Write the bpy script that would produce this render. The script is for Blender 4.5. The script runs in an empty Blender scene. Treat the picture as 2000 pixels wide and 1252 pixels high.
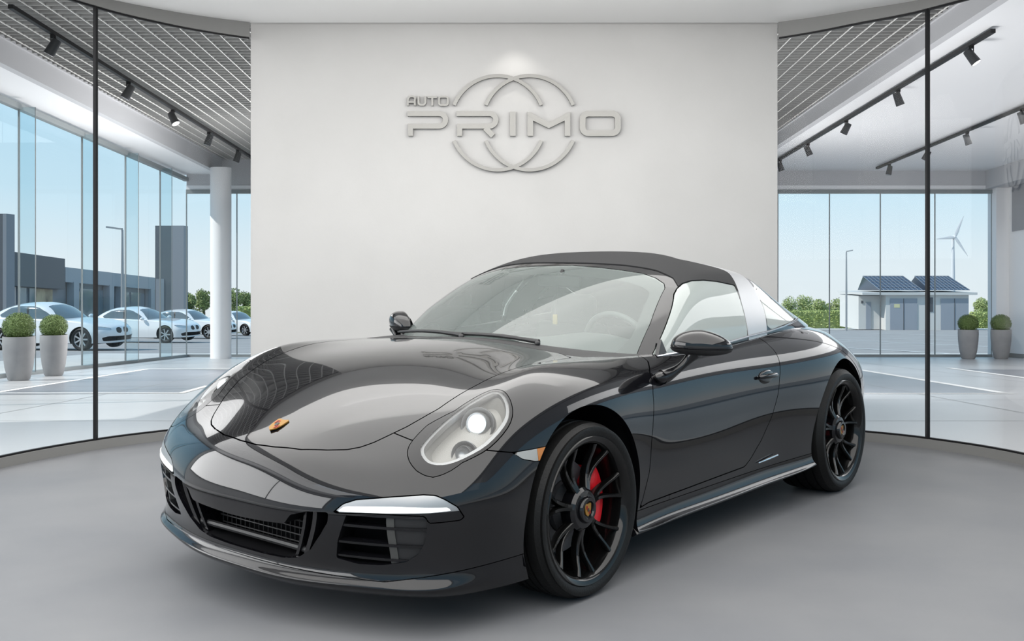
import bpy, bmesh, math, random
import numpy as np
from mathutils import Vector, Matrix
PI = math.pi
SC = bpy.context.scene
COL = SC.collection

# ------------------------------------------------------------------ materials
def mat(name, color, rough=.5, metal=0., coat=0., spec=.5, emis=None, estr=0., bump=None, noise=None):
    m = bpy.data.materials.new(name); m.use_nodes = True
    nt = m.node_tree; b = nt.nodes['Principled BSDF']
    b.inputs['Base Color'].default_value = (*color, 1)
    b.inputs['Roughness'].default_value = rough
    b.inputs['Metallic'].default_value = metal
    b.inputs['Specular IOR Level'].default_value = spec
    b.inputs['Coat Weight'].default_value = coat
    b.inputs['Coat Roughness'].default_value = .02
    if emis:
        b.inputs['Emission Color'].default_value = (*emis, 1)
        b.inputs['Emission Strength'].default_value = estr
    tc = None
    def coord(scale):
        nonlocal tc
        tc = tc or nt.nodes.new('ShaderNodeTexCoord')
        mp = nt.nodes.new('ShaderNodeMapping'); mp.inputs['Scale'].default_value = scale if isinstance(scale, tuple) else (scale,)*3
        nt.links.new(tc.outputs['Object'], mp.inputs['Vector'])
        return mp.outputs['Vector']
    if noise:                                   # (scale, colour2, amount) gentle mottling of the colour
        n = nt.nodes.new('ShaderNodeTexNoise'); n.inputs['Scale'].default_value = 1.0; n.inputs['Detail'].default_value = 5
        nt.links.new(coord(noise[0]), n.inputs['Vector'])
        r = nt.nodes.new('ShaderNodeValToRGB')
        r.color_ramp.elements[0].position = .35; r.color_ramp.elements[1].position = .68
        r.color_ramp.elements[0].color = (*color, 1); r.color_ramp.elements[1].color = (*noise[1], 1)
        nt.links.new(n.outputs['Fac'], r.inputs['Fac']); nt.links.new(r.outputs['Color'], b.inputs['Base Color'])
    if bump:                                    # (scale, strength)
        n = nt.nodes.new('ShaderNodeTexNoise'); n.inputs['Scale'].default_value = 1.0; n.inputs['Detail'].default_value = 4
        nt.links.new(coord(bump[0]), n.inputs['Vector'])
        bp = nt.nodes.new('ShaderNodeBump'); bp.inputs['Strength'].default_value = bump[1]; bp.inputs['Distance'].default_value = .01
        nt.links.new(n.outputs['Fac'], bp.inputs['Height']); nt.links.new(bp.outputs['Normal'], b.inputs['Normal'])
    return m
def glass_mat(name, tint, refl=1.0, rough=0., ior=1.5, film=0., glarec=(.8, .8, .8)):
    """thin pane: lets light straight through, mirrors by Fresnel"""
    m = bpy.data.materials.new(name); m.use_nodes = True
    nt = m.node_tree; nt.nodes.clear()
    out = nt.nodes.new('ShaderNodeOutputMaterial')
    tr = nt.nodes.new('ShaderNodeBsdfTransparent'); tr.inputs['Color'].default_value = (*tint, 1)
    gl = nt.nodes.new('ShaderNodeBsdfGlossy'); gl.inputs['Roughness'].default_value = rough
    gl.inputs['Color'].default_value = (1, 1, 1, 1)
    fr = nt.nodes.new('ShaderNodeFresnel'); fr.inputs['IOR'].default_value = ior
    mu = nt.nodes.new('ShaderNodeMath'); mu.operation = 'MULTIPLY'; mu.inputs[1].default_value = refl; mu.use_clamp = True
    mx = nt.nodes.new('ShaderNodeMixShader')
    nt.links.new(fr.outputs['Fac'], mu.inputs[0]); nt.links.new(mu.outputs['Value'], mx.inputs['Fac'])
    nt.links.new(tr.outputs['BSDF'], mx.inputs[1]); nt.links.new(gl.outputs['BSDF'], mx.inputs[2])
    last = mx
    if film:                                    # pale diffuse colour standing in for milky reflections
        df = nt.nodes.new('ShaderNodeBsdfDiffuse'); df.inputs['Color'].default_value = (*glarec, 1)
        m2 = nt.nodes.new('ShaderNodeMixShader'); m2.inputs['Fac'].default_value = film
        nt.links.new(tr.outputs['BSDF'], m2.inputs[1]); nt.links.new(df.outputs['BSDF'], m2.inputs[2]); nt.links.new(m2.outputs['Shader'], mx.inputs[1])
    nt.links.new(last.outputs['Shader'], out.inputs['Surface'])
    return m

# ------------------------------------------------------------------ objects
def tag(o, label=None, cat=None, group=None, kind=None):
    for k, v in (('label', label), ('category', cat), ('group', group), ('kind', kind)):
        if v: o[k] = v
    return o
def thing(name, loc=(0, 0, 0), rz=0., label=None, cat=None, group=None, kind=None):
    o = bpy.data.objects.new(name, None); COL.objects.link(o)
    o.location = loc; o.rotation_euler = (0, 0, rz); o.empty_display_size = .1
    return tag(o, label, cat, group, kind)
def mesh_obj(name, V, F, m, parent=None, smooth=True, sharp=None):
    me = bpy.data.meshes.new(name)
    me.from_pydata([tuple(map(float, v)) for v in V], [], [tuple(int(i) for i in f) for f in F])
    me.validate(); me.update()
    if m is not None:
        for mm in (m if isinstance(m, (list, tuple)) else [m]): me.materials.append(mm)
    if smooth: me.polygons.foreach_set('use_smooth', [True]*len(me.polygons))
    if smooth and sharp is not None: me.set_sharp_from_angle(angle=math.radians(sharp))
    o = bpy.data.objects.new(name, me); COL.objects.link(o)
    if parent: o.parent = parent
    return o
def copy_tree(o, parent=None):
    c = o.copy(); COL.objects.link(c)
    if parent: c.parent = parent
    for ch in o.children: copy_tree(ch, c)
    return c

class MB:
    """collects shapes into one mesh"""
    def __init__(s): s.V = []; s.F = []; s.M = []
    def add(s, V, F, m=0):
        n = len(s.V); s.V += [tuple(v) for v in V]; s.F += [tuple(i+n for i in f) for f in F]; s.M += [m]*len(F); return s
    def box(s, lo, hi, m=0, bev=0., X=None):
        if bev <= 0:
            x0, y0, z0 = lo; x1, y1, z1 = hi
            V = [(x0,y0,z0),(x1,y0,z0),(x1,y1,z0),(x0,y1,z0),(x0,y0,z1),(x1,y0,z1),(x1,y1,z1),(x0,y1,z1)]
            F = [(0,3,2,1),(4,5,6,7),(0,1,5,4),(1,2,6,5),(2,3,7,6),(3,0,4,7)]
        else:
            bm = bmesh.new(); bmesh.ops.create_cube(bm, size=1)
            c = (Vector(lo)+Vector(hi))/2; d = Vector(hi)-Vector(lo)
            for v in bm.verts: v.co = Vector((v.co.x*d.x, v.co.y*d.y, v.co.z*d.z)) + c
            bmesh.ops.bevel(bm, geom=bm.edges[:], offset=bev, segments=3, profile=.5, affect='EDGES')
            bm.verts.index_update(); V = [v.co[:] for v in bm.verts]; F = [[v.index for v in f.verts] for f in bm.faces]; bm.free()
        if X is not None: V = [tuple(X @ Vector(v)) for v in V]
        return s.add(V, F, m)
    def tube(s, pts, r, n=10, cap=True, m=0, closed=False):
        P = [Vector(p) for p in pts]; R = r if isinstance(r, (list, tuple)) else [r]*len(P)
        V = []; up = None
        for i, p in enumerate(P):
            a = P[i-1] if (i > 0 or closed) else p; b = P[(i+1) % len(P)] if (i < len(P)-1 or closed) else p
            t = (b-a).normalized()
            if up is None: up = t.orthogonal().normalized()
            else: up = (up - t*up.dot(t)).normalized()
            w = t.cross(up)
            for k in range(n):
                an = 2*PI*k/n; V.append(p + (up*math.cos(an)+w*math.sin(an))*R[i])
        F = []
        L = len(P)
        for i in range(L if closed else L-1):
            for k in range(n):
                F.append((i*n+k, i*n+(k+1) % n, ((i+1) % L)*n+(k+1) % n, ((i+1) % L)*n+k))
        if cap and not closed: F.append(tuple(range(n))[::-1]); F.append(tuple(range((L-1)*n, L*n)))
        return s.add(V, F, m)
    def lathe(s, prof, n=48, axis='z', m=0, X=None, closed=False):
        V = []; F = []
        for k in range(n):
            a = 2*PI*k/n; c, d = math.cos(a), math.sin(a)
            for r, h in prof:
                V.append((r*c, r*d, h) if axis == 'z' else (r*c, h, r*d) if axis == 'y' else (h, r*c, r*d))
        L = len(prof)
        for k in range(n):
            for i in range(L if closed else L-1):
                j = (i+1) % L
                f = (k*L+i, ((k+1) % n)*L+i, ((k+1) % n)*L+j, k*L+j)
                F.append(f if axis != 'y' else f[::-1])
        if X is not None: V = [tuple(X @ Vector(v)) for v in V]
        return s.add(V, F, m)
    def prism(s, poly, d, X=None, m=0):
        """polygon in xy pushed d along z"""
        n = len(poly); V = [(x, y, 0) for x, y in poly]+[(x, y, d) for x, y in poly]
        F = [tuple(range(n))[::-1], tuple(range(n, 2*n))]+[(i, (i+1) % n, n+(i+1) % n, n+i) for i in range(n)]
        if X is not None: V = [tuple(X @ Vector(v)) for v in V]
        return s.add(V, F, m)
    def ball(s, c, r, n=16, m=0):
        rr = r if isinstance(r, (tuple, list)) else (r,)*3
        prof = [(max(math.sin(PI*i/n), 1e-4), -math.cos(PI*i/n)) for i in range(n+1)]
        X = Matrix.Translation(c) @ Matrix.Diagonal((*rr, 1))
        return s.lathe(prof, n*2, 'z', m, X)
    def build(s, name, m, parent=None, smooth=False, sharp=35):
        o = mesh_obj(name, s.V, s.F, m, parent, smooth or sharp is not None, sharp)
        if isinstance(m, (list, tuple)) and len(o.data.polygons) == len(s.M):
            o.data.polygons.foreach_set('material_index', s.M)
        return o
# ------------------------------------------------------------------ car surfaces
# car frame: x forward from the front axle, y to the car's left, z up; metres
def _smooth(C, axis, lo, hi):
    """uniform cubic B-spline value at the knots; lo/hi are ghost rows"""
    A = np.moveaxis(C, axis, 0)
    prev = np.concatenate([lo[None], A[:-1]]); nxt = np.concatenate([A[1:], hi[None]])
    return np.moveaxis((prev + 4*A + nxt)/6.0, 0, axis)
MIR = np.array([1., -1., 1.])
def _ghosts(C, axis, kind):
    A = np.moveaxis(C, axis, 0)
    lo = A[1]*MIR if kind[0] == 'm' else 2*A[0]-A[1]
    hi = A[-2]*MIR if kind[1] == 'm' else 2*A[-1]-A[-2]
    return lo, hi
def spline_ctrl(P, krow, kcol, iters=4):
    C = P.copy()
    for _ in range(iters):
        S = _smooth(C, 0, *_ghosts(C, 0, krow))
        S = _smooth(S, 1, *_ghosts(S, 1, kcol))
        C = C + (P - S)
    return C
def _eval_axis(C, axis, kind, n):
    lo, hi = _ghosts(C, axis, kind)
    A = np.concatenate([lo[None], np.moveaxis(C, axis, 0), hi[None]])
    m = A.shape[0]-3
    out = []
    for i in range(m):
        for k in range(n + (1 if i == m-1 else 0)):
            t = k/n
            b = ((1-t)**3/6, (3*t**3-6*t**2+4)/6, (-3*t**3+3*t**2+3*t+1)/6, t**3/6)
            out.append(b[0]*A[i]+b[1]*A[i+1]+b[2]*A[i+2]+b[3]*A[i+3])
    return np.moveaxis(np.array(out), 0, axis)
def dense(P, krow, kcol, nr, nc):
    C = spline_ctrl(P, krow, kcol)
    return _eval_axis(_eval_axis(C, 0, krow, nr), 1, kcol, nc)

# lower body: columns run nose centre -> side -> tail centre, rows run from the sill up to the centre line of hood and deck
BODY_COLS = [
 # c0 nose centre
 [(.905,0,.135),(.938,0,.165),(.905,0,.212),(.950,0,.345),(.945,0,.450),(.895,0,.545),(.820,0,.605),(.755,0,.640),(.700,0,.668),(.655,0,.690)],
 [(.890,.25,.135),(.922,.25,.165),(.89,.25,.212),(.935,.25,.345),(.928,.25,.450),(.875,.25,.545),(.800,.23,.602),(.710,.20,.655),(.620,.13,.703),(.550,0,.738)],
 [(.815,.50,.140),(.845,.51,.170),(.825,.503,.218),(.850,.51,.345),(.845,.51,.450),(.800,.50,.535),(.730,.46,.598),(.610,.38,.685),(.480,.24,.757),(.400,0,.798)],
 [(.690,.735,.145),(.715,.755,.176),(.695,.745,.226),(.705,.755,.350),(.713,.758,.450),(.685,.728,.545),(.622,.648,.632),(.480,.53,.735),(.310,.33,.815),(.220,0,.850)],
 [(.490,.82,.145),(.495,.83,.185),(.49,.835,.25),(.502,.853,.360),(.525,.864,.460),(.540,.832,.570),(.500,.752,.685),(.333,.625,.795),(.140,.42,.845),(.030,0,.885)],
 [(.300,.835,.140),(.300,.845,.180),(.300,.855,.250),(.300,.875,.370),(.310,.880,.480),(.327,.872,.606),(.320,.800,.750),(.170,.670,.844),(-.03,.48,.862),(-.150,0,.902)],
 [(0,.850,.150),(0,.860,.190),(0,.870,.260),(0,.885,.390),(0,.895,.530),(0,.890,.680),(.02,.825,.802),(-.02,.69,.866),(-.18,.52,.868),(-.32,0,.908)],
 [(-0.38,0.863,0.166),(-0.38,0.891,0.187),(-0.38,0.864,0.23),(-0.38,0.872,0.39),(-0.38,0.875,0.53),(-0.38,0.868,0.68),(-0.38,0.815,0.8),(-0.38,0.71,0.858),(-0.42,0.55,0.872),(-0.5,0,0.9)],
 [(-0.65,0.863,0.171),(-0.65,0.891,0.192),(-0.65,0.862,0.235),(-0.65,0.868,0.39),(-0.65,0.868,0.53),(-0.65,0.86,0.67),(-0.65,0.82,0.785),(-0.65,0.745,0.852),(-0.65,0.6,0.868),(-0.7,0,0.88)],
 [(-1.1,0.863,0.171),(-1.1,0.891,0.192),(-1.1,0.862,0.235),(-1.1,0.865,0.39),(-1.1,0.868,0.53),(-1.1,0.862,0.67),(-1.1,0.825,0.79),(-1.1,0.745,0.868),(-1.1,0.6,0.875),(-1.1,0,0.875)],
 [(-1.6,0.868,0.176),(-1.6,0.896,0.197),(-1.6,0.868,0.24),(-1.6,0.872,0.39),(-1.6,0.885,0.53),(-1.6,0.885,0.67),(-1.6,0.845,0.795),(-1.6,0.75,0.888),(-1.6,0.62,0.895),(-1.6,0,0.9)],
 [(-2.05,0.883,0.186),(-2.05,0.911,0.207),(-2.05,0.887,0.245),(-2.05,0.902,0.39),(-2.05,0.922,0.54),(-2.05,0.922,0.68),(-2.05,0.88,0.805),(-2.05,0.775,0.892),(-2.05,0.62,0.925),(-2.05,0,0.95)],
 [(-2.45,.865,.200),(-2.45,.875,.235),(-2.45,.888,.295),(-2.45,.910,.400),(-2.45,.930,.540),(-2.45,.928,.680),(-2.45,.885,.795),(-2.45,.785,.872),(-2.45,.60,.915),(-2.45,0,.96)],
 [(-2.85,.805,.215),(-2.85,.815,.255),(-2.85,.835,.315),(-2.85,.865,.410),(-2.85,.878,.540),(-2.85,.860,.665),(-2.85,.795,.765),(-2.85,.70,.830),(-2.85,.55,.880),(-2.85,0,.92)],
 [(-3.2,.690,.235),(-3.2,.700,.275),(-3.2,.725,.335),(-3.21,.735,.425),(-3.22,.735,.540),(-3.2,.715,.650),(-3.17,.65,.730),(-3.13,.57,.780),(-3.1,.46,.825),(-3.08,0,.85)],
 [(-3.42,.500,.255),(-3.43,.510,.295),(-3.45,.520,.350),(-3.47,.540,.435),(-3.47,.545,.540),(-3.43,.53,.640),(-3.36,.50,.715),(-3.28,.44,.755),(-3.2,.34,.785),(-3.17,0,.81)],
 [(-3.49,.300,.260),(-3.50,.305,.300),(-3.52,.310,.355),(-3.54,.315,.440),(-3.54,.315,.540),(-3.49,.305,.640),(-3.41,.29,.710),(-3.32,.25,.745),(-3.25,.17,.768),(-3.22,0,.785)],
 [(-3.51,0,.260),(-3.52,0,.300),(-3.54,0,.355),(-3.56,0,.440),(-3.555,0,.540),(-3.505,0,.640),(-3.42,0,.708),(-3.34,0,.742),(-3.28,0,.760),(-3.25,0,.772)],
]
# greenhouse: columns windshield centre -> side -> rear glass centre, rows base line -> roof centre line
ROOF_COLS = [
 [(-.40,0,.870),(-.62,0,1.000),(-.92,0,1.150),(-1.20,0,1.258),(-1.42,0,1.302),(-1.50,0,1.311)],
 [(-.44,.27,.868),(-.65,.255,.995),(-.93,.235,1.145),(-1.20,.21,1.253),(-1.42,.17,1.300),(-1.54,0,1.312)],
 [(-.54,.52,.855),(-.72,.49,.975),(-.97,.445,1.125),(-1.21,.40,1.235),(-1.44,.32,1.293),(-1.60,0,1.312)],
 [(-.66,.715,.835),(-.80,.685,.940),(-1.0,.62,1.080),(-1.21,.55,1.192),(-1.48,.42,1.275),(-1.66,0,1.311)],
 [(-.95,.755,.845),(-1.0,.735,.940),(-1.13,.675,1.085),(-1.32,.59,1.195),(-1.56,.45,1.255),(-1.72,0,1.304)],
 [(-1.30,.76,.855),(-1.32,.738,.950),(-1.38,.675,1.095),(-1.50,.595,1.200),(-1.66,.46,1.247),(-1.78,0,1.298)],
 [(-1.65,.76,.865),(-1.66,.735,.960),(-1.69,.67,1.095),(-1.75,.59,1.195),(-1.82,.45,1.240),(-1.86,0,1.288)],
 [(-2.05,.75,.885),(-2.04,.72,.965),(-2.02,.65,1.075),(-2.0,.575,1.165),(-2.0,.43,1.222),(-1.98,0,1.272)],
 [(-2.45,.69,.895),(-2.42,.66,.945),(-2.34,.59,1.035),(-2.24,.52,1.120),(-2.15,.38,1.200),(-2.10,0,1.262)],
 [(-2.85,.52,.905),(-2.78,.49,.945),(-2.60,.43,1.030),(-2.42,.37,1.112),(-2.28,.25,1.190),(-2.18,0,1.243)],
 [(-3.02,.27,.910),(-2.93,.255,.950),(-2.71,.22,1.045),(-2.48,.19,1.135),(-2.33,.13,1.198),(-2.22,0,1.232)],
 [(-3.08,0,.912),(-2.98,0,.955),(-2.75,0,1.055),(-2.50,0,1.145),(-2.35,0,1.200),(-2.25,0,1.225)],
]
def grid_of(cols):
    return np.array(cols, float).transpose(1, 0, 2)      # rows, cols, xyz

def settle(S):
    """the body leans a degree on its springs towards the driver's side (wheels do not)"""
    S = S.copy(); S[..., 2] += .022*(.6 - S[..., 1])
    S[..., 1] = np.where(S[..., 1] < 0, S[..., 1]*(1.07+.07*np.clip((S[..., 2]-.87)/.15, 0, 1)), S[..., 1]); return S
# ------------------------------------------------------------------ cutting the body surface into panels
class Soup:
    def __init__(s, V, N, F): s.V, s.N, s.F = V, N, F
def grid_soup(S):
    R, C = S.shape[:2]
    du = np.gradient(S, axis=1); dv = np.gradient(S, axis=0)
    N = np.cross(du, dv).reshape(-1, 3); N /= np.linalg.norm(N, axis=1, keepdims=True)+1e-12
    i, j = np.meshgrid(np.arange(R-1), np.arange(C-1), indexing='ij')
    a = (i*C+j).ravel()
    F = np.stack([a, a+1, a+C+1, a+C], 1).tolist()
    return Soup(S.reshape(-1, 3), N, F)
def clip(sp, s, tidy=True):
    """the part of the soup where s >= 0"""
    s = np.where(np.abs(s) < 1e-7, 1e-7, s)
    pos = s > 0
    V = [sp.V]; N = [sp.N]; n = len(sp.V); cache = {}; newV = []; newN = []; F = []
    for f in sp.F:
        k = sum(bool(pos[i]) for i in f) if len(f) != 4 else int(pos[f[0]])+int(pos[f[1]])+int(pos[f[2]])+int(pos[f[3]])
        if k == len(f): F.append(f); continue
        if k == 0: continue
        g = []
        for q in range(len(f)):
            a, b = f[q], f[(q+1) % len(f)]
            if pos[a]: g.append(a)
            if pos[a] != pos[b]:
                key = (a, b) if a < b else (b, a)
                if key not in cache:
                    x, y = key; t = s[x]/(s[x]-s[y])
                    newV.append(sp.V[x]+(sp.V[y]-sp.V[x])*t); newN.append(sp.N[x]+(sp.N[y]-sp.N[x])*t)
                    cache[key] = n+len(newV)-1
                g.append(cache[key])
        F.append(g)
    Vn = np.concatenate([sp.V]+([np.array(newV)] if newV else [])); Nn = np.concatenate([sp.N]+([np.array(newN)] if newN else []))
    used = sorted({i for f in F for i in f}); mp = {u: k for k, u in enumerate(used)}
    return Soup(Vn[used], Nn[used], [[mp[i] for i in f] for f in F])
def sdf2(P, poly):
    """signed distance of 2-D points to a polygon, negative inside"""
    poly = np.array(poly, float); d = np.full(len(P), 1e9); ins = np.zeros(len(P), bool)
    for i in range(len(poly)):
        a, b = poly[i], poly[(i+1) % len(poly)]; e = b-a
        t = np.clip(((P-a)@e)/(e@e+1e-15), 0, 1)
        d = np.minimum(d, np.hypot(*(P-a-t[:, None]*e).T))
        c = (a[1] > P[:, 1]) != (b[1] > P[:, 1])
        with np.errstate(divide='ignore', invalid='ignore'):
            ins ^= c & (P[:, 0] < (b[0]-a[0])*(P[:, 1]-a[1])/(b[1]-a[1]+1e-15)+a[0])
    return np.where(ins, -d, d)
def rounded(poly, it=2):
    for _ in range(it):
        q = []
        for i in range(len(poly)):
            a, b = np.array(poly[i], float), np.array(poly[(i+1) % len(poly)], float)
            q += [a*.75+b*.25, a*.25+b*.75]
        poly = q
    return poly
class Frame:
    """flat local frame fitted to a loop of 3-D points on the body"""
    def __init__(s, pts, rnd=2):
        P = np.array(pts, float); s.o = P.mean(0); _, _, vt = np.linalg.svd(P-s.o); s.u, s.v, s.n = vt
        s.poly = rounded([(p-s.o)@np.array([s.u, s.v]).T for p in P], rnd)
    def sd(s, V, reach=.3):
        D = V-s.o; d = sdf2(D@np.array([s.u, s.v]).T, s.poly)
        return np.where((np.abs(D@s.n) > reach) | (V[:, 1] < -.02), 1., d)
def axis_sd(V, ax, poly, cond=None, rnd=0):
    d = sdf2(V[:, list(ax)], rounded(poly, rnd)); return d if cond is None else np.where(cond, d, 1.)
def split(sp, sd, gap=.004):
    return clip(sp, -sd-gap/2), clip(sp, sd-gap/2)
def edges_open(F):
    e = {}
    for f in F:
        for q in range(len(f)):
            a, b = f[q], f[(q+1) % len(f)]; k = (a, b) if a < b else (b, a)
            e[k] = None if k in e else (a, b)
    return [v for v in e.values() if v]
def both(sp):
    """half soup + its mirror, welded on the centre plane"""
    n = len(sp.V); mp = np.arange(n)+n; mid = np.abs(sp.V[:, 1]) < 1e-4
    V = np.concatenate([sp.V, sp.V*MIR]); N = np.concatenate([sp.N, sp.N*MIR]); mp[mid] = np.where(mid)[0]
    V[:n][mid, 1] = 0
    F = [list(f) for f in sp.F]+[[int(mp[i]) for i in f][::-1] for f in sp.F]
    return Soup(V, N, F)
def mirror(sp): return Soup(sp.V*MIR, sp.N*MIR, [f[::-1] for f in sp.F])
def shell(name, sp, m, parent, depth=.014, back=None, off=0.):
    """panel with a turned-in edge; back = also close it that deep (ducts, lamp bowls)"""
    V0 = sp.V+sp.N*off
    V = [V0]; F = [list(f) for f in sp.F]; n = len(sp.V)
    eo = [(a, b) for a, b in edges_open(sp.F) if not (abs(sp.V[a, 1]) < 1e-4 and abs(sp.V[b, 1]) < 1e-4)]
    if depth:
        A = [a for e in eo for a in e]; k = len(A)
        V.append(V0[A]); V.append(V0[A]-sp.N[A]*depth)
        for q in range(len(eo)):
            F.append([n+2*q+1, n+2*q, n+k+2*q, n+k+2*q+1])
    return mesh_obj(name, settle(np.concatenate(V)), F, m, parent)
def duct(name, sp, m, parent, deep, shrink=.92, nrm=None):
    """recess behind an opening: walls plus a back wall"""
    nm = sp.N.mean(0) if nrm is None else np.array(nrm, float); nm /= np.linalg.norm(nm); c = sp.V.mean(0)
    Vb = c+(sp.V-c)*shrink-nm*deep; n = len(sp.V)
    V = np.concatenate([sp.V-sp.N*.004, Vb]); F = [[i+n for i in f] for f in sp.F]
    for a, b in edges_open(sp.F): F.append([b, a, a+n, b+n])
    return mesh_obj(name, settle(V), F, m, parent, True, 40)
def settled_build(mb, name, m, parent, sharp=40):
    mb.V = [tuple(v) for v in settle(np.array(mb.V, float))]
    return mb.build(name, m, parent, True, sharp)
def empty_soup(sp): return len(sp.F) == 0

# ------------------------------------------------------------------ car materials
M_paint = mat('black car paint', (.003, .003, .004), .14, 0, 1.0, .05)
M_gloss = mat('gloss black plastic', (.004, .004, .005), .15, 0, .6, .15)
M_matte = mat('black plastic', (.012, .012, .013), .5)
M_upr = mat('dark grey plastic bar', (.045, .045, .043), .5)
M_void = mat('black recess', (.004, .004, .005), .8, spec=.1)
M_chrome = mat('bright trim', (.75, .76, .78), .16, 1.)
M_satin = mat('satin silver', (.34, .343, .347), .36, .85)
M_bar = mat('roll bar silver', (.47, .475, .485), .38, .5)
M_canvas = mat('grey soft top cloth', (.038, .038, .039), .9, spec=.12, bump=(900, .25))
M_tyre = mat('tyre rubber', (.006, .006, .006), .5, spec=.22, bump=(120, .15))
M_wheel = mat('gloss black wheel', (.003, .003, .003), .16, 0, .45, .15)
M_red = mat('red caliper paint', (.55, .008, .015), .3, 0, .4)
M_disc = mat('brake disc steel', (.16, .16, .165), .4, .9)
M_gold = mat('crest gold', (.26, .13, .018), .4, .2)
M_crestred = mat('crest red', (.45, .03, .02), .35)
M_crestblk = mat('crest black', (.02, .02, .02), .35)
M_amber = mat('amber lens', (.36, .12, .012), .2, 0, .5)
M_white = mat('clear white lens', (.26, .26, .25), .18, 0, .5)
M_lamp = mat('lamp bowl silver', (.34, .33, .31), .5, .2)
M_beam = mat('lit projector lens', (.9, .95, 1), .1, 0, .5, emis=(.85, .95, 1.), estr=.9)
M_led = mat('daytime light strip', (.95, .95, .93), .15, 0, .5, emis=(1, 1, .98), estr=.25)
M_lens = glass_mat('lamp cover glass', (.96, .97, .97), .8)
M_glass = glass_mat('car glass', (.80, .88, .85), .8, 0, 1.5, .12, (.70, .80, .77))  # slight painted glare over the windshield
M_glare = glass_mat('hazy side glass', (.86, .93, .90), 1.0, 0, 1.5, .52, (.56, .61, .585))  # strong diffuse share paints milky reflections into the side glass
M_frit = mat('black glass border', (.01, .011, .011), .08, 0, .5)
M_inner = mat('interior grey leather', (.06, .063, .063), .6)
M_inner2 = mat('interior dark', (.03, .03, .032), .7)

THC, CAR_T = .669, (-.400, 4.535)
CAR = thing('sports_car', (CAR_T[0], CAR_T[1], 0), math.atan2(-math.cos(THC), -math.sin(THC)),
            'glossy black coupe with grey soft top and silver roll bar on the showroom floor', 'car')

NR, NC = 16, 22
H = grid_soup(dense(grid_of(BODY_COLS), 'em', 'mm', NR, NC))
# cabin opening and wheel arches
H = clip(H, axis_sd(H.V, (0, 1), [(-.46,-1),(-.46,.0),(-.50,.3),(-.58,.5),(-.70,.665),(-1.0,.705),(-1.6,.705),(-2.0,.69),(-2.4,.61),(-2.75,.42),(-2.93,.0),(-2.93,-1)], H.V[:, 2] > .75))
ARCH_F, ARCH_R = (0., .350, .379), (-2.45, .354, .390)
for ax_, az_, ar_ in (ARCH_F, ARCH_R):
    H = clip(H, np.where(H.V[:, 1] > .3, np.hypot(H.V[:, 0]-ax_, H.V[:, 2]-az_)-ar_, 1.))
HEAD = [(.655,.625,.614),(.670,.649,.596),(.676,.683,.579),(.660,.721,.575),(.631,.753,.582),(.583,.782,.602),(.523,.804,.628),(.462,.811,.662),(.402,.808,.701),(.369,.794,.732),(.342,.764,.765),(.321,.723,.789),(.319,.696,.795),(.331,.675,.793),(.378,.657,.774),(.443,.639,.744),(.519,.624,.704),(.593,.616,.659),(.637,.616,.629)]
fr_head = Frame(HEAD, 1)
sd = fr_head.sd(H.V); head_in, H = split(H, sd-(.010+.034*np.clip(((H.V[:, 0]-.50)*.75-(H.V[:, 1]-.70)*.66-.03)/.10, 0, 1)), .003)
bez, lens = clip(head_in, fr_head.sd(head_in.V)+.001), clip(head_in, -fr_head.sd(head_in.V)-.001)
fr_mark = Frame([(.432,.852,.606),(.341,.870,.608),(.247,.883,.611),(.265,.883,.586),(.287,.883,.563),(.332,.879,.565),(.392,.868,.579)], 0)
mark, H = split(H, fr_mark.sd(H.V, .1), .003)
fr_drl = Frame([(.881,.439,.412),(.864,.469,.443),(.843,.511,.460),(.784,.628,.478),(.729,.713,.489),(.703,.745,.488),(.684,.771,.475),(.654,.799,.451),(.636,.812,.416),(.648,.804,.406),(.70,.767,.401),(.730,.736,.398),(.737,.728,.421),(.813,.60,.421),(.873,.458,.413)], 0)
drl, H = split(H, fr_drl.sd(H.V, .2), .004)
fr_int = Frame([(.863,.485,.408),(.871,.449,.316),(.863,.432,.252),(.835,.506,.240),(.802,.586,.244),(.762,.662,.261),(.741,.699,.288),(.732,.721,.332),(.732,.733,.393),(.735,.732,.412)], 0)
intake, H = split(H, fr_int.sd(H.V, .2), .0)
cint, H = split(H, axis_sd(H.V, (1, 2), [(-.5,.343),(.033,.343),(.20,.350),(.253,.354),(.281,.388),(.346,.407),(.425,.412),(.422,.378),(.391,.333),(.333,.267),(.27,.230),(.206,.219),(.093,.216),(0,.216),(-.5,.216)], H.V[:, 0] > .6), .0)
hood, H = split(H, axis_sd(H.V, (0, 1), [(.855,-.5),(.855,0),(.849,.092),(.828,.213),(.791,.31),(.759,.375),(.730,.413),(.694,.444),(.655,.469),(.595,.507),(.548,.528),(.483,.555),(.392,.570),(.301,.585),(.1,.60),(-.10,.61),(-.28,.60),(-.34,.50),(-.33,.3),(-.30,0),(-.30,-.5)], H.V[:, 2] > .5), .005)
DOOR = [(-.624,.90),(-.624,.843),(-.558,.798),(-.513,.724),(-.486,.621),(-.468,.537),(-.450,.406),(-.408,.302),(-.385,.272),(-.46,.282),(-.8,.288),(-1.34,.299),(-1.403,.329),(-1.503,.406),(-1.589,.508),(-1.644,.614),(-1.672,.693),(-1.72,.777),(-1.736,.82),(-1.728,.865),(-1.69,.90)]
door, H = split(H, axis_sd(H.V, (0, 2), DOOR, (H.V[:, 1] > .715)), .005)
cowl, H = split(H, axis_sd(H.V, (0, 1), [(-.20,-.5),(-.29,.0),(-.32,.5),(-.34,.62),(-.52,.69),(-.75,.72),(-.75,-.5)], H.V[:, 2] > .78), .003)
bump, H = split(H, axis_sd(H.V, (0, 2), [(.635,.95),(.635,.64),(.51,.619),(.43,.606),(.2,.608),(.2,0),(1.3,0),(1.3,.95)]), .004)
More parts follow.
